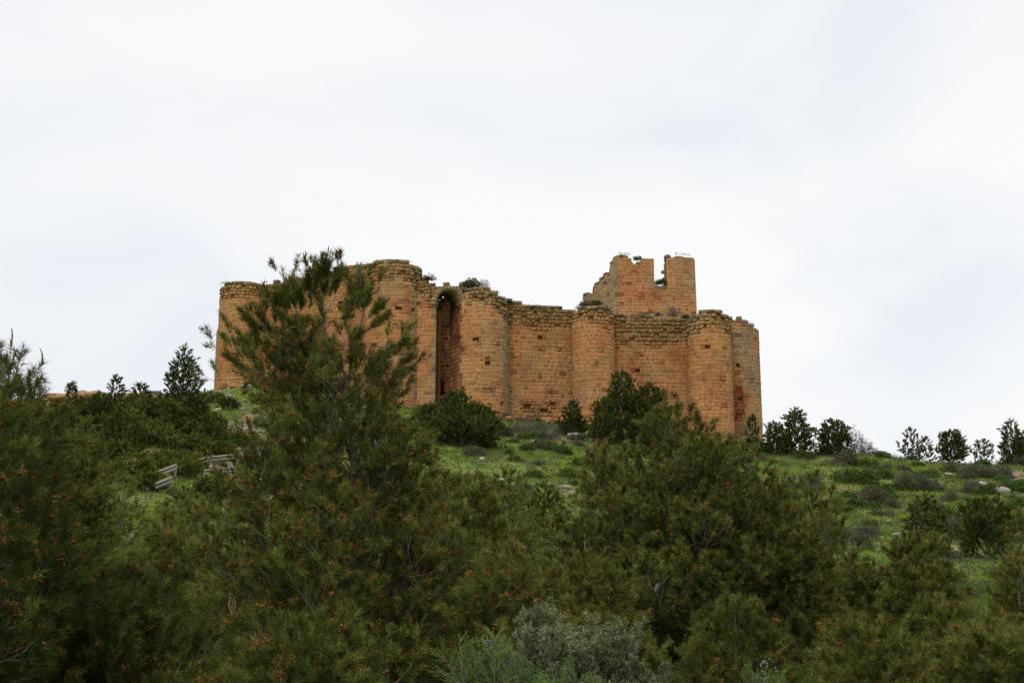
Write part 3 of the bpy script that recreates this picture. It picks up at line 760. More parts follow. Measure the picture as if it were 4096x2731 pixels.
# ---- the big pine in front of the castle, its leaders and outline traced from the photograph at its own distance
YP = 20.0
P_ = lambda px, py, dy=0.0: at(px, py, YP + dy)
tr = [(360, 0), (358, 700), (354, 600), (352, 551), (354, 490), (353, 446), (343, 391), (327, 357), (324, 325), (322, 305), (324, 284), (326, 268)]
g0 = P_(360, 700); g0[2] = float(gz(g0[0], YP)) - .05
trunkP = [g0] + [P_(a, b) for a, b in tr[1:] ]
if trunkP[1][2] < g0[2] + .1: trunkP.pop(1)
HP = trunkP[-1][2] - g0[2]
envL = [(680, 160), (600, 160), (540, 156), (500, 152), (480, 140), (462, 112), (440, 96), (415, 92), (395, 98), (372, 96), (352, 70), (330, 38), (300, 17), (282, 7), (262, 4)]
envR = [(680, 168), (600, 150), (540, 120), (500, 96), (460, 76), (430, 64), (410, 58), (380, 56), (360, 50), (330, 36), (300, 20), (282, 8), (262, 4)]
ez = lambda tab: ([ (zat(a, YP) - g0[2]) / HP for a, b in tab], [b / FPX * YP for a, b in tab])
eL, eR = ez(envL), ez(envR)
def wP(t): return float(np.interp(t, *eL)), float(np.interp(t, *eR))
def Q_(px, py, dy=0.0): return P_(px, py + 11 * min(max((335 - py) / 35, 0), 1) * (1.0 if px < 312 or px > 345 else .35), dy)
ext = [([Q_(323, 318), Q_(322, 300), Q_(324, 282), Q_(326, 264)], .01, 1, 2.4),
       ([Q_(341, 385), Q_(331, 362, -.1), Q_(319, 345, -.2), Q_(305, 327, -.25), Q_(297, 303, -.25), Q_(293, 288, -.25), Q_(292, 277, -.25)], .014, 1, 1.6),
       ([Q_(344, 395), Q_(352, 360, .1), Q_(360, 327, .15), Q_(364, 306, .2), Q_(362, 288, .2), Q_(361, 274, .2)], .015, 1, 2.0),
       ([Q_(300, 296, -.25), Q_(287, 296, -.3), Q_(282, 288, -.3)], .007, 0, 0.7), ([Q_(294, 300, -.25), Q_(287, 296, -.4), Q_(288, 286, -.35)], .007, 0, 0.7),
       ([Q_(298, 302, -.25), Q_(301, 295, -.2), Q_(299, 286, -.2)], .007, 0, 0.7),
       ([Q_(323, 310), Q_(314, 295, -.1), Q_(310, 280, -.1), Q_(308, 270, -.1)], .008, 1, 0.7), ([Q_(323, 315), Q_(334, 296, .1), Q_(337, 282, .1), Q_(338, 272, .1)], .008, 1, 0.7),
       ([Q_(324, 320), Q_(318, 302, .1), Q_(315, 288, .1), Q_(316, 274, .1)], .008, 1, 0.7),
       ([Q_(323, 330), Q_(333, 318, -.2), Q_(346, 310, -.25), Q_(348, 296, -.25)], .008, 1, 0.7),
       ([Q_(363, 315, .15), Q_(372, 305, .2), Q_(378, 296, .2)], .007, 1, 0.7), ([Q_(362, 300, .2), Q_(355, 294, .2), Q_(353, 284, .2)], .007, 0, 0.7), ([Q_(362, 300, .2), Q_(368, 292, .2), Q_(369, 282, .2)], .007, 0, 0.7),
       ([Q_(362, 330, .1), Q_(376, 322, .1), Q_(384, 312, .1)], .008, 1, 0.7), ([Q_(345, 400), Q_(365, 372, -.2), Q_(388, 356, -.3), Q_(402, 344, -.3)], .012, 1, 0.7),
       ([Q_(346, 402), Q_(372, 384, .2), Q_(395, 372, .3), Q_(408, 360, .3)], .012, 1, 0.7),
       ([Q_(340, 392), Q_(318, 376, -.3), Q_(300, 366, -.4), Q_(283, 350, -.5), Q_(270, 332, -.5), Q_(262, 310, -.5)], .017, 2, 0.7),
       ([Q_(283, 350, -.5), Q_(276, 326, -.5), Q_(275, 305, -.45), Q_(276, 290, -.45)], .008, 1, 0.7), ([Q_(271, 336, -.5), Q_(258, 326, -.6), Q_(248, 314, -.6)], .008, 1, 0.7),
       ([Q_(342, 412), Q_(300, 398, .3), Q_(268, 384, .4), Q_(246, 372, .5), Q_(232, 360, .5)], .015, 2, 0.7), ([Q_(262, 380, .4), Q_(252, 356, .4), Q_(246, 346, .4)], .008, 1, 0.7),
       ([Q_(354, 470), Q_(365, 440, -.3), Q_(378, 415, -.4), Q_(389, 388, -.5)], .018, 2, 0.7), ([Q_(310, 372, -.35), Q_(300, 345, -.6), Q_(296, 330, -.6)], .008, 1, 0.7)]
pine_tree('pine_tree', 101, trunkP, wP, YP, tone=.50, olive=.42, flowers=.22, cones=20, candles=16, dens=.62, extra=ext, limbs=142, clear=.02, asc=.55, needle=1.05, topc=.82,
          label='big pine dotted with orange pollen cones standing before the castle')

# ---- all other pines: (tip px, tip py, distance, half width px, ...)
def std_pine(px, py, Y, hw, seed, label, lean=0.0, name='pine_tree', shape='cone', **kw):
    tip = at(px, py, Y); bx = tip[0] + lean; z0 = float(gz(bx, Y)) - .05
    H = max(tip[2] - z0, 1.0); w = hw / FPX * Y; r = random.Random(seed)
    if shape == 'cone': prof = lambda t: (1 - t) ** .62 * min(1, .7 + t * 1.6)
    elif shape == 'round': prof = lambda t: max(0., 1 - max(0, (t - .35) / .65) ** 2.1) ** .6 * min(1, .6 + t * 1.5)
    else: prof = lambda t: (1 - t) ** .5 * min(1, .7 + t)
    top = kw.pop('crown_px', None)
    a = r.uniform(.85, 1.1); b = r.uniform(.85, 1.1); ph = r.uniform(0, 6)
    wob_ = lambda t: 1 + .16 * math.sin(t * 17 + ph) + .10 * math.sin(t * 31 + ph * 2)
    if top:            # crown occupies only the top part of the stem
        hc = top / FPX * Y; tb = 1 - min(.98, hc / H)
        width = lambda t: (w * a * prof(max(0, (t - tb) / (1 - tb))) * wob_(t),) * 1 + (w * b * prof(max(0, (t - tb) / (1 - tb))) * wob_(t + .3),)
        kw.setdefault('clear', tb)
    else: width = lambda t: (w * a * prof(t) * wob_(t), w * b * prof(t) * wob_(t + .3))
    tr = [(bx, Y, z0)] + [(bx + (tip[0] - bx) * t + r.uniform(-.02, .02) * H * (1 - t), Y + r.uniform(-.02, .02) * H * (1 - t), z0 + H * t) for t in (.15, .32, .5, .68, .84, 1)]
    if Y < 38: tr[-1] = (tip[0], Y, tip[2] - .16)
    return pine_tree(name, seed, tr, width, Y, label=label, **kw)

# nearest, framing the photograph from below
def env_pine(px, Yd, envl, envr, seed, label, stem, **kw):
    tip = at(px, stem[0][1] + 12, Yd); z0 = float(gz(tip[0], Yd)) - .05; H = tip[2] - z0
    f = lambda tab: ([(zat(a, Yd) - z0) / H for a, b in tab], [b / FPX * Yd for a, b in tab])
    l_, r_ = f(envl), f(envr)
    tr = [(xat(px, 600, Yd), Yd, z0)] + [at(a, b, Yd) for a, b in stem[::-1]]; tr[-1] = tip
    return pine_tree('pine_tree', seed, tr, lambda t: (float(np.interp(t, *l_)) * (1.04 + .24 * math.sin(t * 21)), float(np.interp(t, *r_)) * (1.04 + .24 * math.sin(t * 24 + 2))), Yd, label=label, **kw)
env_pine(678, 27, [(690, 150), (620, 138), (560, 122), (520, 108), (480, 92), (460, 64), (440, 44), (425, 28), (412, 11), (400, 4)],
         [(690, 175), (620, 165), (560, 155), (520, 142), (490, 108), (470, 62), (455, 44), (440, 32), (425, 24), (412, 11), (400, 4)], 201,
         'broad round topped pine with dark cones growing below the right half of the castle', [(677, 398), (679, 430), (684, 470), (688, 520), (684, 570)],
         tone=.44, olive=.45, flowers=.12, cones=14, candles=10, dens=.80, clear=.03, asc=.62, limbs=104)
std_pine(20, 344, 15.5, 125, 202, 'tall pine with long needles at the left edge of the photo', shape='wide', tone=.3, olive=.2, flowers=.14, candles=8, dens=1.7, lean=-.5, clear=.05)
std_pine(-6, 340, 14.2, 66, 203, 'nearer pine cut by the left edge, thick with needles', tone=.3, olive=.2, flowers=.14, candles=4, dens=2.0)
NEARP = [
 (458, 470, 24, 72, 'yellowish pine with pale bare branches right of the big pine', .62, .35, .12),
 (505, 535, 18.5, 78, 'bushy pine thick with orange pollen cones above the grey olive shrub', .42, .3, .30),
 (590, 545, 22, 74, 'olive green pine behind the grey olive shrub', .42, .45, .10),
 (100, 560, 17, 100, 'dark spreading pine filling the lower left corner', .10, .25, .12),
 (225, 560, 22, 70, 'pine with thin pale twigs left of the foot of the big pine', .66, .4, .10),
 (165, 505, 27, 70, 'dull green pine above the dark spreading pine of the lower left', .60, .35, .08),
 (60, 455, 30, 62, 'pine standing just right of the long needled pine at the left edge', .34, .2, .10),
 (800, 515, 26, 58, 'pine with a bare forked stem right of the broad pine', .45, .45, .08),
 (853, 548, 30, 46, 'thin pine with grey stem showing, left of the orange tipped pine', .45, .4, .03),
 (917, 528, 28, 42, 'small pine with upright orange candle shoots at its top', .5, .4, .05),
 (940, 592, 23, 62, 'green pine with grey bare twigs low in the right corner', .42, .25, .02),
 (1016, 545, 25, 44, 'olive pine at the right edge below the dark bushy pines', .42, .5, .12),
 (1000, 625, 18, 70, 'lowest pine of the right corner', .38, .35, .05),
 (865, 612, 19, 70, 'pine with a few bright orange cone clusters low at the right', .36, .35, .16),
 (735, 590, 19, 78, 'dark pine at the foot of the broad pine', .12, .35, .10),
 (300, 612, 14.5, 90, 'low pine boughs at the foot of the big pine', .25, .2, .16),
]
for i, (px, py, Y, hw, lab, tone, ol, fl) in enumerate(NEARP):
    std_pine(px, py, Y, hw, 300 + i, lab, shape='cone' if i % 3 else 'round', tone=tone + .06, olive=ol + .22, flowers=fl * .6, candles=(16 if 'candle' in lab else 2), dens=1.7, clear=.03, cones=2 if i % 4 == 1 else 0, bare=.1 if 'bare' in lab or 'twigs' in lab else 0)
MIDP = [
 (132, 476, 94, 19, 'round', 'olive pine at the left foot of the short tilted railing', .46, .4),
 (112, 480, 90, 20, 'cone', 'pine a step left of the one at the foot of the short tilted railing', .4, .3),
 (150, 494, 86, 18, 'round', 'low yellowish pine a little below the short tilted railing', .56, .45),
 (228, 410, 140, 10, 'round', 'small pine at the foot of the corner tower', .3, .2),

 (206, 447, 108, 16, 'round', 'pine squeezed between the two pines behind the two-rail railing', .36, .35),
 (172, 446, 107, 17, 'cone', 'pointed young pine behind the gap between the two railings', .4, .35),
 (96, 400, 113, 22, 'round', 'pine in front of the middle of the skyline rocks', .3, .25),
 (140, 402, 116, 22, 'round', 'pine in front of the right end of the skyline rocks', .26, .2),
 (202, 400, 121, 17, 'cone', 'pine on the right flank of the tall dark skyline pine', .25, .2),
 (66, 404, 110, 22, 'cone', 'pine in front of the left end of the skyline rocks', .34, .3),
 (190, 470, 99, 15, 'round', 'small yellowish pine in front of the gap between the railings', .6, .5),

 (152, 441, 108, 24, 'round', 'olive pine directly behind the short tilted railing', .42, .4),
 (192, 439, 109, 22, 'round', 'dull green pine rising behind the left end of the two-rail railing', .34, .3),
 (222, 443, 108.5, 17, 'cone', 'small pine behind the right end of the two-rail railing', .4, .35),
 (120, 452, 107, 24, 'round', 'brownish pine left of the one behind the short tilted railing', .45, .5),
 (167, 489, 97, 17, 'round', 'low pine hiding the posts of the short tilted railing', .5, .45),

 (52, 432, 92, 30, 'round', 'dark pine at the left end of the slope beneath the skyline', .25, .2),
 (80, 438, 102, 26, 'cone', 'pointed pine two crowns below the tiny skyline pine', .4, .3),
 (112, 446, 98, 27, 'round', 'round crowned pine straight below the skyline rocks', .3, .25),
 (146, 436, 110, 26, 'round', 'olive pine above and left of the short tilted railing', .45, .4),
 (178, 424, 117, 26, 'cone', 'dark pine between the skyline pine and the short tilted railing', .22, .15),
 (206, 432, 117, 20, 'round', 'rounded pine just above the two-rail railing', .3, .2),
 (232, 436, 119, 15, 'round', 'small pine at the foot of the castle hill, behind the two-rail railing', .34, .3),
 (140, 488, 90, 28, 'round', 'yellow green pine just under the short tilted railing', .6, .5),
 (186, 478, 96, 14, 'round', 'small olive pine between the two railings', .55, .45),
 (215, 482, 88, 26, 'round', 'pale olive pine under the two-rail railing', .6, .45),

 (213, 413, 114, 24, 'cone', 'dark pine below the left corner tower of the castle', .3, .15),
 (252, 452, 42, 20, 'round', 'pale green pine beside the log railing, left of the big pine', .5, .3),
 (184, 488, 55, 26, 'round', 'olive pine just above the lower log railing', .55, .45),
 (160, 400, 114, 34, 'round', 'dark green pine left of the pine below the castle corner', .25, .15),
 (125, 412, 100, 30, 'round', 'rounded pine below the skyline rocks', .32, .25),
 (88, 418, 74, 30, 'cone', 'pine below the left end of the skyline rocks', .35, .3),
 (88, 462, 48, 38, 'round', 'leafy pine halfway down the left slope', .5, .4),
 (124, 472, 46, 34, 'cone', 'yellow green pine left of the lower log railing', .58, .45),
 (205, 500, 38, 44, 'round', 'light pine beneath the log railings', .55, .45),
 (545, 482, 62, 30, 'cone', 'dark pointed pine on the slope left of the broad pine', .25, .1),
 (505, 470, 52, 30, 'round', 'pine below the dense bush at the castle foot', .45, .35),
 (520, 515, 38, 46, 'round', 'pine in front of the dark pointed pine', .42, .4),
 (925, 494, 78, 31, 'cone', 'left one of two dark bushy pines on the right slope', .18, .1),
 (985, 499, 74, 33, 'round', 'right one of two dark bushy pines on the right slope', .14, .05),
 (1018, 512, 46, 24, 'cone', 'slim olive pine at the right edge of the slope', .4, .45),
 (775, 470, 44, 40, 'round', 'olive pine at the right shoulder of the broad pine', .45, .4),
 (612, 452, 44, 42, 'round', 'olive pine at the left shoulder of the broad pine', .45, .4),
]
for i, (px, py, Y, hw, sh, lab, tone, ol) in enumerate(MIDP):
    std_pine(px, py, Y, hw, 400 + i, lab, shape=sh, tone=tone + (0 if 'dark bushy' in lab else .13), olive=ol, flowers=.05 if Y < 60 else 0, candles=0, dens=1.25 if ('dark bushy' in lab or Y < 85) else 2.0, clear=.02)
FARP = [
 (185, 345, 122, 29, 'cone', 'dark pine against the sky left of the castle', .16, .05),
 (117, 376, 118, 15, 'cone', 'small pine on the skyline above the rocks', .15, .1),
 (72, 383, 122, 8, 'cone', 'tiny young pine on the left skyline', .15, .1),
 (141, 383, 120, 12, 'round', 'low dark pine between the skyline rocks and the tall dark pine', .2, .1),
 (100, 393, 112, 14, 'round', 'small bushy pine at the foot of the skyline rocks', .25, .15),
 (455, 392, 138, 20, 'round', 'light pine rising before the gate arch', .4, .2),
 (432, 405, 136, 16, 'round', 'small pine at the foot of the arch pier', .35, .2),
 (477, 405, 134, 20, 'round', 'dark pine crown on the right side of the bush before the arch', .2, .1),
 (463, 420, 128, 46, 'round', 'wide dense dark bush under the half-round tower', .12, .05),
 (573, 401, 142, 15, 'cone', 'small pine at the foot of the middle round tower', .3, .15),
 (622, 370, 140, 31, 'cone', 'tall pine before the wall between the middle and end towers', .2, .15),
 (648, 384, 139, 25, 'round', 'dark pine leaning out right of the tall pine by the wall', .16, .15),
 (603, 398, 139, 14, 'round', 'pale brownish pine left of the tall pine by the wall', .35, .4),
 (752, 416, 143, 11, 'cone', 'young pine at the foot of the stained grey tower', .25, .15),
 (795, 408, 146, 22, 'cone', 'tallest dark pine of the clump right of the castle', .12, .05),
 (774, 422, 145, 11, 'round', 'small pine at the left end of the clump right of the castle', .14, .05),
 (832, 420, 146, 16, 'round', 'dark pine at the right end of the clump right of the castle', .12, .05),
 (911, 428, 148, 16, 'cone', 'airy pine on the right skyline, first after the bare mound', .2, .05),
 (925, 437, 148, 9, 'cone', 'narrow pine leaning on the airy skyline pine', .2, .05),
 (951, 431, 147, 16, 'round', 'dense pine in the middle of the right skyline row', .14, .05),
 (983, 440, 148, 11, 'round', 'thin crowned pine between two denser skyline pines', .25, .05),
 (1010, 420, 145, 17, 'cone', 'tallest pine of the right skyline row', .15, .05),
 (1024, 432, 144, 12, 'round', 'pine at the very end of the skyline, cut by the right edge', .15, .05),
]
for i, (px, py, Y, hw, sh, lab, tone, ol) in enumerate(FARP):
    std_pine(px, py, Y, hw, 500 + i, lab, shape=sh, tone=tone, olive=ol, candles=0, dens=.8 if ('airy' in lab or 'thin' in lab) else 1.9, clear=.02)

def rock_mesh(seed, flat=.5):
    r = random.Random(seed); mb = MB(); seg, rings = 12, 8; V = []
    for i in range(rings + 1):
        t = PI * i / rings
        for k in range(seg):
            a = 2 * PI * k / seg; d = np.array([math.sin(t) * math.cos(a), math.sin(t) * math.sin(a), math.cos(t)])
            q = .7 + .6 * float(fbm(d[0] * 1.6 + 5, d[1] * 1.6, d[2] * 1.6, seed)); q = round(q * 5) / 5 * .5 + q * .5
            V.append(d * q * np.array([.5, .5, .5 * flat]))
    F = [(i * seg + k, i * seg + (k + 1) % seg, (i + 1) * seg + (k + 1) % seg, (i + 1) * seg + k) for i in range(rings) for k in range(seg)]
    V = np.array(V); c = np.array([.30, .275, .23]) * (.75 + .5 * fbm(V[:, 0] * 5, V[:, 1] * 5, V[:, 2] * 5, seed))[:, None]
    mb.add(V, F, c); return mb.mesh('rock', M_ROCK)
ROCKS = [rock_mesh(s, f) for s, f in ((1, .5), (2, .35), (3, .7), (4, .45))]
# ---------------------------------------------------------------- shrubs, rocks and grass of the slope
def shrub_mesh(seed, col, col2, n=420, m=7, nl=.10, nw=.035, flat=.6, twig=None, leaf=True, r0=.5):
    r = np.random.default_rng(seed)
    d = unit(r.normal(size=(n, 3))); d[:, 2] = np.abs(d[:, 2]); lum = .35 + 1.3 * fbm(d[:, 0] * 2.2 + 7, d[:, 1] * 2.2, d[:, 2] * 2.2, seed, 2)
    rad = r0 * lum * (r.random(n) ** .35)
    P = d * rad[:, None] * np.array([1, 1, flat * 1.7]); D = unit(d + np.array([0, 0, .5]) + r.normal(size=(n, 3)) * .3)
    k = np.clip(fbm(P[:, 0] * 4, P[:, 1] * 4, P[:, 2] * 4, seed + 2) * 1.6 - .3 + (r.random(n) - .5) * .5, 0, 1)[:, None]
    V, F, c = needles(P, D, np.full(n, .06), np.asarray(col) * (1 - k) + np.asarray(col2) * k, m, nl, nw, r, 15, 75, leaf)
    sg = [[0, 0, -.05, *(P[i] * .9), .008, .004] for i in range(0, n, 9)]
    tv, tf = tubes(sg, 3); bc = np.broadcast_to(np.array(twig if twig is not None else [.12, .10, .08]), tv.shape)
    return mesh_np('shrub', np.concatenate([V, tv]), [F, tf + len(V)], M_LEAF, np.concatenate([c, bc]))
KINDS = {
 'brown': [shrub_mesh(s, (.085, .080, .042), (.155, .145, .082), nw=.024, nl=.10) for s in (1, 2, 3)],
 'green': [shrub_mesh(s, (.052, .082, .020), (.105, .150, .036)) for s in (4, 5, 6)],
 'grey': [shrub_mesh(s, (.070, .085, .055), (.12, .135, .090), nw=.025) for s in (7, 8)],
 'bright': [shrub_mesh(s, (.060, .115, .022), (.11, .18, .035), flat=.45) for s in (9, 10)],
 'yellow': [shrub_mesh(s, (.10, .15, .02), (.42, .42, .02), flat=.4, n=260, nw=.04, nl=.06) for s in (11,)],
 'dry': [shrub_mesh(s, (.10, .078, .078), (.16, .13, .12), n=300, m=5, nw=.012, nl=.16, leaf=False, flat=.7) for s in (12, 13)],
}
def put_shrub(px, py, Y, size, kind, label, group, name='shrub', k=0, onto=None, cat='shrub'):
    p = at(px, py, Y) if onto is not None else None
    o = _obj(name, KINDS[kind][k % len(KINDS[kind])])
    if onto is None:
        x = xat(px, py, Y); o.location = (x, Y, float(gz(x, Y)) + .0)
    else: o.location = p
    rr = random.Random(int(px * 7 + Y * 13)); o.rotation_euler = (rr.uniform(-.1, .1), rr.uniform(-.1, .1), rr.uniform(0, 6.28))
    o.scale = (size * rr.uniform(.9, 1.3), size * rr.uniform(.9, 1.2), size * rr.uniform(.75, 1.05))
    return tag(o, label, cat, group)
rs = random.Random(77)
WORDS = {'brown': 'brown spiny shrub', 'green': 'dark green shrub', 'grey': 'grey green shrub', 'bright': 'fresh green leafy clump'}
def landmark(x, y, z):
    d = y * CP + z * SP; p = 512 + FPX * x / d; q = 341 - FPX * (z * CP - y * SP) / d
    lm = [(238, 'the corner tower'), (330, 'the long left wall'), (465, 'the arch'), (520, 'the half-round tower'), (570, 'the plain wall'), (620, 'the middle tower'), (690, 'the wall before the keep'), (728, 'the end tower'), (762, 'the stained grey tower'),
          (800, 'the dark pine clump'), (840, 'the small dark clump pine'), (885, 'the bare thorn mound'), (930, 'the airy skyline pine'), (968, 'the dense skyline pine'), (998, 'the thin skyline pine'), (2000, 'the last skyline pine')]
    name = next(n for a, n in lm if p < a)
    yc = float(np.interp(p, [230, 480, 700, 880, 1024], [392, 425, 440, 455, 462])); b = q - yc
    band = 'just below' if b < 14 else ('below' if b < 32 else ('well below' if b < 60 else 'far below'))
    return band + ' ' + name
def shrub_field(n, ulo, uhi, ylo, yhi, where, weights, smin, smax, seed):
    r = random.Random(seed); k = 0; pts = []
    while k < n:
        Y = math.sqrt(r.uniform(ylo ** 2, yhi ** 2)); u = r.uniform(ulo, uhi); x = u * Y
        if any((x - a) ** 2 + (Y - b) ** 2 < .6 for a, b in pts): continue
        pts.append((x, Y)); kind = r.choices(list(weights), list(weights.values()))[0]
        o = _obj('shrub', KINDS[kind][k % len(KINDS[kind])]); z = float(gz(x, Y)); o.location = (x, Y, z - .03)
        s = smin + (smax - smin) * r.random() ** 1.4; s *= 1.15 if kind in ('brown', 'green') else 1; o.rotation_euler = (0, 0, r.uniform(0, 6.28)); o.scale = (s * r.uniform(1, 1.4), s * r.uniform(1, 1.3), s * r.uniform(.75, 1.15))
        f = (s - smin) / (smax * 1.15 - smin); size = 'small' if f < .22 else ('middling' if f < .55 else 'large')
        tag(o, size + ' ' + WORDS[kind] + ' ' + landmark(x, Y, z), 'shrub', 'low shrubs scattered over the slope'); k += 1
shrub_field(118, .16, .36, 84, 148, 'right of the castle', {'brown': 4, 'green': 3, 'grey': 3, 'bright': 3}, .7, 2.0, 1)
shrub_field(74, -.03, .16, 92, 147, 'under the castle walls', {'brown': 3, 'green': 2, 'grey': 2, 'bright': 3}, .7, 1.8, 2)
shrub_field(34, -.24, -.16, 95, 150, 'under the left corner tower', {'brown': 3, 'green': 2, 'grey': 4, 'bright': 1}, .6, 1.3, 3)
shrub_field(34, .2, .36, 48, 84, 'low on the right', {'brown': 4, 'green': 2, 'grey': 2, 'bright': 2}, .6, 1.2, 4)
# ones that stand out
for i, (px, py, Y, s, kd, lab) in enumerate([
 (527, 428, 140, 2.6, 'dry', 'bare greyish purple bush under the wall left of the middle tower'),
 (548, 432, 138, 2.3, 'dry', 'bare greyish bush right of the purple bush at the wall foot'),
 (849, 449, 148, 3.6, 'dry', 'large bare purplish thorn mound on the skyline right of the castle'),
 (868, 452, 148, 2.0, 'dry', 'thin twiggy bush at the right end of the thorn mound'),
 (155, 388, 132, 1.8, 'dry', 'brown twiggy bush on the left skyline'),
 (168, 386, 136, 1.4, 'dry', 'small round twiggy bush touching the tall dark skyline pine'),
 (512, 430, 141, 1.5, 'yellow', 'bright yellow green flowering clump at the foot of the half-round tower'),
 (495, 438, 134, 1.3, 'yellow', 'yellow green clump beside the dense bush under the tower'),
 (612, 472, 104, 1.6, 'yellow', 'yellow flowering plant left of the broad pine top'),
 (634, 464, 108, 1.5, 'yellow', 'yellow flowering plant touching the broad pine'),
 (545, 468, 112, 1.2, 'yellow', 'small yellow clump on the middle of the slope'),
 (566, 466, 114, 1.2, 'yellow', 'small yellow clump right of another on the middle of the slope'),
 (1016, 500, 92, 1.8, 'yellow', 'yellow flowers at the right edge of the slope')]):
    put_shrub(px, py, Y, s, kd, lab, None, name='flowering_plant' if kd == 'yellow' else 'bush', k=i, cat='plant' if kd == 'yellow' else 'bush')
rs = random.Random(91)
foot = [(232, 390, 155.2), (250, 391, 155.4), (425, 412, 148.6), (470, 420, 147.6), (488, 422, 147.8), (505, 421, 148.6), (519, 421, 151), (536, 423, 151), (557, 425, 151), (582, 429, 149.6), (602, 431, 149.8), (640, 434, 150.8), (665, 437, 150.8), (692, 441, 149.8), (712, 443, 149.6), (735, 441, 155)]
for i, (px, py, Y) in enumerate(foot):
    kd = ['green', 'grey', 'brown', 'bright'][i % 4]; x = xat(px, py, Y)
    put_shrub(px, py, Y, rs.uniform(.7, 1.5), kd, WORDS[kd].replace('shrub', 'weed') + ' against the wall foot, ' + landmark(x, Y - 4, zat(py, Y)), None, name='weed', k=i, cat='plant')
    for q in range(2):
        xx = x + rs.uniform(-1.2, 1.2); yy = Y - rs.uniform(.3, 1.6); s_ = rs.uniform(.35, .95)
        o = _obj('fallen_stone', ROCKS[(i + q) % 4]); o.location = (xx, yy, float(gz(xx, yy)) + .08 * s_); o.rotation_euler = (rs.uniform(-.3, .3), rs.uniform(-.3, .3), rs.uniform(0, 6)); o.scale = (s_,) * 3
        tag(o, ('smaller' if s_ < .6 else 'bigger') + ' fallen block in the weeds ' + landmark(xx, yy - 2, zat(py, Y)), 'rock', 'fallen blocks at the foot of the walls')
# plants rooted on the wall tops
for i, (px, py, Y, s, kd, lab) in enumerate([
 (426.5, 279.5, 150.8, .9, 'green', 'green tuft growing where the tallest tower meets the arch wall'),
 (431, 280, 150.8, 1.1, 'dry', 'dark twiggy plant on the wall top left of the arch'),
 (471, 287, 150.0, 1.5, 'green', 'green cushion plant on top of the half-round tower'),
 (463, 287.5, 150.2, 1.0, 'grey', 'grey green plant on the wall top just right of the arch'),
 (483, 287, 150.0, 1.2, 'dry', 'dark dry plant on top of the half-round tower'),
 (508.5, 302, 151.5, .7, 'green', 'small green tuft where the half-round tower meets the wall'),
 (585, 305.5, 151.8, 1.2, 'grey', 'grassy grey tuft on the left part of the middle tower top'),
 (596, 305, 151.8, 1.1, 'green', 'green tuft on the right part of the middle tower top'),
 (674, 315.5, 154.5, 1.3, 'dry', 'round twiggy bush on the wall top below the keep'),
 (658, 315.5, 154.5, .8, 'dry', 'small dry bush on the wall top left of the round twiggy one'),
 (686, 318, 154.0, .8, 'green', 'dark green tuft on the wall top beside the end tower'),
 (637.5, 259.5, 172.6, .9, 'green', 'green tuft in the shallow dip of the keep top'),
 (657, 284, 172.6, .8, 'grey', 'grass tuft at the left of the keep notch'),
 (662, 283.5, 172.6, 1.0, 'green', 'green tuft in the middle of the keep notch')]):
    p = at(px, py, Y); put_shrub(px, py, Y, s, kd, lab, None, name='wall_plant', k=i, onto=True, cat='plant')

def rocks(n, ulo, uhi, ylo, yhi, where, seed, smin=.25, smax=.9):
    r = random.Random(seed)
    for k in range(n):
        Y = math.sqrt(r.uniform(ylo ** 2, yhi ** 2)); x = r.uniform(ulo, uhi) * Y; s = smin + (smax - smin) * r.random() ** 2
        o = _obj('rock', ROCKS[k % 4]); o.location = (x, Y, float(gz(x, Y)) + .08 * s); o.rotation_euler = (r.uniform(-.3, .3), r.uniform(-.3, .3), r.uniform(0, 6)); o.scale = (s, s, s)
        tag(o, ('small ' if s < smin + .12 * (smax - smin) else 'larger ') + ['rounded', 'flat', 'lumpy', 'low'][k % 4] + ' pale stone in the grass ' + landmark(x, Y, float(gz(x, Y))), 'rock', 'stones lying ' + where)
rocks(28, .17, .36, 70, 142, 'on the slope right of the castle', 31)
rocks(22, -.02, .16, 100, 146, 'on the slope below the castle walls', 32)
rocks(70, -.203, -.165, 92, 150, 'on the stony slope under the left corner tower', 33, .25, .95)
for px, py, Y, s, lab in [(828, 537, 56, 1.0, 'white boulder by the lower right edge of the broad pine'), (829, 546, 54, .6, 'small white stone under the white boulder'),
                          (575, 436, 140, 1.6, 'grey slab stone in the grass below the middle tower'), (1000, 478, 118, 1.6, 'brown rock breaking out of the bare earth patch at the right'), (979, 470, 124, 1.4, 'flat brown rock left of the earth patch at the right')]:
    x = xat(px, py, Y); o = _obj('boulder', ROCKS[0]); o.location = (x, Y, float(gz(x, Y)) + .15 * s); o.scale = (s, s, s * .9); tag(o, lab, 'rock')
# rock ledge on the left skyline
def ledge():
    mb = MB(); r = random.Random(4)
    for k in range(80):
        px = r.uniform(50, 188); layer = r.randint(0, 3); Y = 128 + r.uniform(-2, 2); py = 396.5 + layer * 3.2 + r.uniform(-1.2, 1.2) - (1.5 if 75 < px < 100 else 0)
        if px > 150: py += 2 + (px - 150) * .35; 
        p = at(px, py, Y); col = lin((172, 138, 98)) * r.uniform(.65, 1.0) * (np.array([1, .9, .8]) if r.random() < .3 else 1)
        lump(mb, p, r.uniform(.5, 1.5), r.uniform(.5, 1.2), r.uniform(.18, .45), col, r, 9)
    return mb.mesh('rock_ledge', M_ROCK)
tag(_obj('rock_ledge', ledge()), 'layered ochre rock ledge on the left skyline', 'rock ledge')

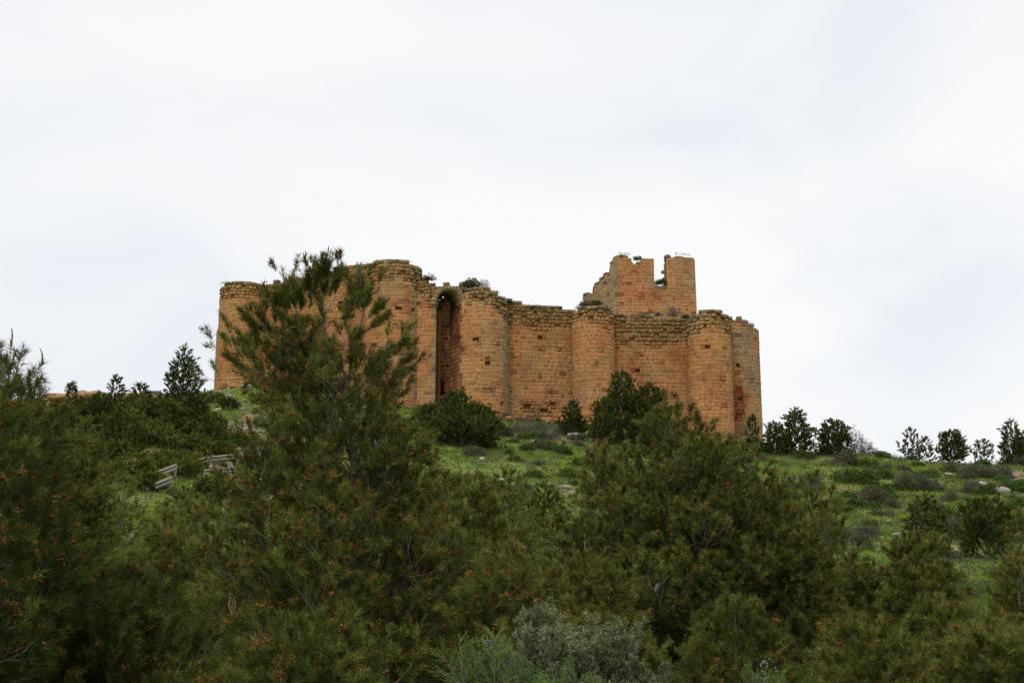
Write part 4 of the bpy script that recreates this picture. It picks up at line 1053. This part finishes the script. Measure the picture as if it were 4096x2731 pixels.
# log railings along the path
def railing(pts, label, Y0):
    e = tag(empty('log_railing', (0, 0, 0)), label, 'railing', None)
    P0 = at(*pts[0]); x0, y0 = P0[0], P0[1]; zz = float(gz(x0, y0)); e.location = (x0, y0, zz)
    P = [at(*p) - np.array([x0, y0, zz]) for p in pts]
    r = random.Random(int(pts[0][0]))
    def log(a, b, w, nm):
        v, f = tubes([[*a, *b, w, w * .9]], 8); n = 8
        f2 = np.array([list(range(n))[::-1], list(range(n, 2 * n))]); c = np.broadcast_to(np.array([.26, .235, .195]) * r.uniform(.8, 1.1), v.shape)
        _obj(nm, mesh_np(nm, v, [f, f2], M_LOG, c), e)
    for i in range(len(P) - 1):
        for dz in (.0, -.21):
            ext_ = (P[i + 1] - P[i]) * .04
            log(P[i] + np.array([0, 0, dz]) - ext_, P[i + 1] + np.array([0, 0, dz + .04]) + ext_, .085, 'rail')
    for p in P[1:]: log(p + np.array([0, .12, .08]), p + np.array([0, .12, -.7]), .09, 'post')
    return e
def on_slope(px, py, h):
    Ys = np.linspace(60, 148, 400); xs = np.array([xat(px, py, y) for y in Ys]); zs = np.array([zat(py, y) for y in Ys])
    k = np.argmax(gz(xs, Ys) + h >= zs); return float(Ys[k])
def rail_at(pts, label):
    Y0 = on_slope(pts[0][0], pts[0][1], .95); railing([(a, b, Y0 + .8 * i) for i, (a, b) in enumerate(pts)], label, Y0)
rail_at([(158, 471.5), (175, 465.5)], 'short tilted log railing among the olive pines')
rail_at([(157, 483), (170.5, 478)], 'log railing end just under the short tilted one')
rail_at([(199, 459), (214, 456.5), (234, 455)], 'log railing left of the big pine with two parallel rails')
rail_at([(205, 470), (234, 468)], 'lower log railing half hidden left of the big pine')
rail_at([(262, 450), (285, 446), (303, 443.5)], 'log railing seen through the branches of the big pine')

# grass: one body of blades in tufts over the open slope
def near_bare(x, y):
    V, b = BARE; m = (np.abs(V[:, 0]) < 75) & (V[:, 1] > 6) & (V[:, 1] < 185) ; V = V[m]; b = b[m]
    xs = np.unique(V[:, 0]); ys = np.unique(V[:, 1]); g = b.reshape(len(ys), len(xs))
    i = np.clip(np.searchsorted(xs, x), 0, len(xs) - 1); j = np.clip(np.searchsorted(ys, y), 0, len(ys) - 1); return g[j, i]
def grass():
    r = np.random.default_rng(50); n = 150000
    u = r.uniform(-.46, .46, n); Y = np.sqrt(r.uniform(40 ** 2, 152 ** 2, n)); x = u * Y
    k = fbm(x / 6, Y / 6, 0, 70, 3); keep = (k + r.random(n) * .25 > .50) & (near_bare(x, Y) < .35 + .4 * r.random(n))
    x, Y = x[keep], Y[keep]; z = gz(x, Y); P = np.stack([x, Y, z - .03], 1); n = len(P)
    D = unit(np.array([0, 0, 1.]) + r.normal(size=(n, 3)) * .18)
    t = np.clip(fbm(x / 4, Y / 4, 0, 71, 3) * 2 - .5 + (r.random(n) - .5) * .4, 0, 1)[:, None]
    col = np.array([.105, .165, .020]) * (1 - t) + np.array([.235, .32, .036]) * t
    dry = (r.random(n) < .10)[:, None]; col = np.where(dry, np.array([.20, .18, .08]), col)
    V, F, c = needles(P, D, np.full(n, .08), col, 6, .22, .040, r, 5, 55)
    return mesh_np('grass', V, F, M_LEAF, c)
tag(_obj('grass', grass()), 'fresh green grass covering the slope', None, None, 'stuff')
def scrub():
    r = np.random.default_rng(60); n = 5600
    u = r.uniform(-.46, .46, n); Y = np.sqrt(r.uniform(50 ** 2, 150 ** 2, n)); x = u * Y
    k = fbm(x / 7, Y / 5, 0, 90, 3); keep = k + r.random(n) * .3 > .43; x, Y = x[keep], Y[keep]; n = len(x); q = 26
    s_ = np.repeat(r.uniform(.18, .55, n), q); cx = np.repeat(x, q); cy = np.repeat(Y, q); d = unit(r.normal(size=(n * q, 3))); d[:, 2] = np.abs(d[:, 2]) * .8
    rr_ = s_ * r.random(n * q) ** .4; P = np.stack([cx + d[:, 0] * rr_ * 1.3, cy + d[:, 1] * rr_ * 1.3, gz(cx, cy) + d[:, 2] * rr_], 1)
    pal = np.array([(.10, .09, .06), (.15, .13, .095), (.06, .10, .025), (.10, .15, .035), (.11, .13, .08), (.17, .165, .11)])
    col = pal[np.repeat(r.integers(0, 6, n), q)] * r.uniform(.7, 1.25, (n * q, 1))
    V, F, c = needles(P, unit(d + np.array([0, 0, .6])), np.full(n * q, .05), col, 5, .10, .035, r, 10, 70, True)
    return mesh_np('scrub', V, F, M_LEAF, c)
tag(_obj('scrub', scrub()), 'fine mixed scrub blending into the grass of the slope', None, None, 'stuff')
def undergrowth():
    r = np.random.default_rng(51); n = 46000
    u = r.uniform(-.40, .40, n); Y = np.sqrt(r.uniform(9 ** 2, 60 ** 2, n)); x = u * Y; z = gz(x, Y)
    P = np.stack([x, Y, z - .02], 1); D = unit(np.array([0, 0, 1.]) + r.normal(size=(n, 3)) * .3)
    t = np.clip(fbm(x / 2, Y / 2, 0, 73, 3) * 2 - .5, 0, 1)[:, None]; col = np.array([.035, .06, .016]) * (1 - t) + np.array([.10, .16, .03]) * t
    V, F, c = needles(P, D, np.full(n, .15), col, 8, .22, .02, r, 5, 60)
    return mesh_np('undergrowth', V, F, M_LEAF, c)
tag(_obj('undergrowth', undergrowth()), 'rough grass and weeds under the pines', None, None, 'stuff')
# dry grass wisps along the wall tops
def wisps():
    r = np.random.default_rng(52); P = []
    for a, b, pa, pb, Y, n in [(220, 262, 281, 283, 156.5, 60), (282, 340, 277, 270, 156, 50), (374, 412, 259, 260, 149.6, 50), (440, 500, 286, 291, 149.5, 120), (510, 560, 302.5, 306, 152, 90),
                               (575, 608, 306, 305, 150.8, 90), (612, 684, 314, 318, 153.2, 60), (700, 722, 310, 311, 151, 25), (725, 755, 317.5, 323, 161, 90), (618, 630, 251.5, 252, 172, 25), (675, 690, 251.5, 253, 172, 25), (655, 667, 284, 284, 172, 60)]:
        for k in range(n):
            t = r.random(); P.append(at(a + (b - a) * t, pa + (pb - pa) * t + r.uniform(1.5, 4.0), Y + r.uniform(0, .6)))
    P = np.array(P); n = len(P); D = unit(np.array([0, 0, 1.]) + r.normal(size=(n, 3)) * .2)
    t = r.random((n, 1)); col = np.array([.10, .13, .04]) * t + np.array([.26, .22, .13]) * (1 - t)
    V, F, c = needles(P, D, np.full(n, .1), col, 5, .30, .028, r, 5, 35)
    return mesh_np('wall_grass', V, F, M_LEAF, c)
tag(_obj('wall_grass', wisps()), 'thin dry grass growing along the tops of the castle walls', None, None, 'stuff')

# ---------------------------------------------------------------- olive shrub and junipers, nearest the viewer
def bushy(name, px, py, Y, hw, seed, label, cat, cols, m, nl, nw, leaf, amin, amax, shoot, spacing, berries=None, base_py=760, uppy=.55, woody=(.16, .14, .12)):
    r = np.random.default_rng(seed); tip = at(px, py, Y); x0 = tip[0]; g = float(gz(x0, Y)); base = np.array([x0, Y, min(g, tip[2] - .8)]); H = tip[2] - base[2]; w = hw / FPX * Y
    segs, P, D = [], [], []
    for k in range(36):
        a = r.uniform(0, 2 * PI); q = math.sqrt(r.random()); tgt = np.array([math.cos(a) * q * w, math.sin(a) * q * w * .8, H * (1.0 - .42 * q ** 2.2) * r.uniform(.80, 1.0)])
        pts = bend(np.zeros(3) + np.array([math.cos(a), math.sin(a), 0]) * .05, unit(tgt), float(np.linalg.norm(tgt)), r, .12, 6, .07)
        for i in range(6): segs.append([*pts[i], *pts[i + 1], .016 * (1 - i / 7), .016 * (1 - (i + 1) / 7)])
        L = float(np.linalg.norm(tgt)); m_ = int(L / spacing)
        for j in range(m_):
            t = .28 + .72 * (j + r.random()) / m_; p, d = along(pts, t); s = unit(r.normal(size=3) * np.array([1, 1, .6])); l2 = r.uniform(.12, .36) * (1.25 - t)
            q2 = bend(p, unit(d * .6 + s * .8 + np.array([0, 0, uppy * .4])), l2, r, uppy, 3, .12)
            for i in range(3): segs.append([*q2[i], *q2[i + 1], .004, .003])
            for i in range(5):
                pp, dd = along(q2, r.uniform(.25, 1)); P.append(pp); D.append(unit(dd + r.normal(size=3) * .35 + np.array([0, 0, .15])))
            P.append(q2[-1]); D.append(unit(q2[-1] - q2[-2]))
    P, D = np.array(P), np.array(D); n = len(P); k = np.clip(fbm(P[:, 0] * 4, P[:, 1] * 4, P[:, 2] * 4, seed) * 1.8 - .4 + (r.random(n) - .5) * .4, 0, 1)[:, None]
    V, F, c = needles(P, D, np.full(n, shoot), np.array(cols[0]) * (1 - k) + np.array(cols[1]) * k, m, nl, nw, r, amin, amax, leaf)
    e = tag(empty(name, base), label, cat)
    _obj('foliage', mesh_np('foliage', V, F, M_LEAF, c), e)
    tv, tf = tubes(segs, 4); _obj('stem', mesh_np('stem', tv, tf, M_BARK, np.broadcast_to(np.array(woody), tv.shape)), e)
    for (bx_, by_, bn, br) in (berries or []):
        for q in range(bn):
            c_ = at(bx_ + r.normal() * (4.5 if bn > 3 else 0), by_ + r.normal() * (3.4 if bn > 3 else 0), Y - w * .75 + r.normal() * .01)
            o = _obj('berry', BERRY, e); o.location = c_ - base; o.scale = (br * .75,) * 3
    return e
mb = MB(); lump(mb, (0, 0, 0), .0085, .0085, .0085, (.20, .22, .27), random.Random(1), 10); BERRY = mb.mesh('berry', M_BUD, True)
OL = ((.105, .128, .056), (.28, .305, .155))
bushy('olive_shrub', 553, 586, 13.0, 42, 61, 'grey green olive shrub with small narrow leaves, low in the middle', 'shrub', OL, 7, .042, .0105, True, 20, 60, .05, .030)
bushy('olive_shrub', 612, 616, 12.8, 29, 62, 'lower grey green olive shrub leaning toward the broad pine', 'shrub', OL, 7, .042, .0105, True, 20, 60, .05, .030)
JU = ((.075, .125, .030), (.18, .26, .07))
bushy('juniper', 494, 622, 11.0, 34, 63, 'feathery bright green juniper with a cluster of pale berries', 'shrub', JU, 16, .022, .0045, False, 15, 50, .08, .035, [(487, 641, 14, 1.0), (508, 660, 1, 1.1), (495, 672, 1, 1.1), (516, 676, 1, 1.1), (512, 652, 1, 1.0)], uppy=.2)
bushy('juniper', 570, 668, 10.0, 26, 64, 'pale green juniper tip at the bottom beneath the olive shrub', 'shrub', JU, 16, .022, .0045, False, 15, 50, .08, .035, uppy=.3)
bushy('juniper', 762, 660, 11.0, 20, 65, 'juniper with pale berries at the bottom below the broad pine', 'shrub', JU, 16, .022, .0045, False, 15, 50, .08, .035, [(764, 664, 12, 1.0), (770, 674, 4, 1.0)], uppy=.3)

# things of one look and place are told apart by their order
from collections import defaultdict
same = defaultdict(list)
for o in C.objects:
    if o.parent is None and o.get('label') and o.get('category'): same[o['label']].append(o)
NUM = ['one', 'two', 'three', 'four', 'five', 'six', 'seven', 'eight', 'nine', 'ten']
ORD = ['leftmost', 'second', 'third', 'fourth', 'fifth', 'sixth', 'seventh', 'eighth', 'ninth']
for lab, os_ in same.items():
    if len(os_) < 2 or len(os_) > 9: continue
    os_.sort(key=lambda o: o.location.x / o.location.y)
    for i, o in enumerate(os_):
        o['label'] = ('leftmost ' if i == 0 else ('rightmost ' if i == len(os_) - 1 else ORD[i] + ' from left ')) + lab
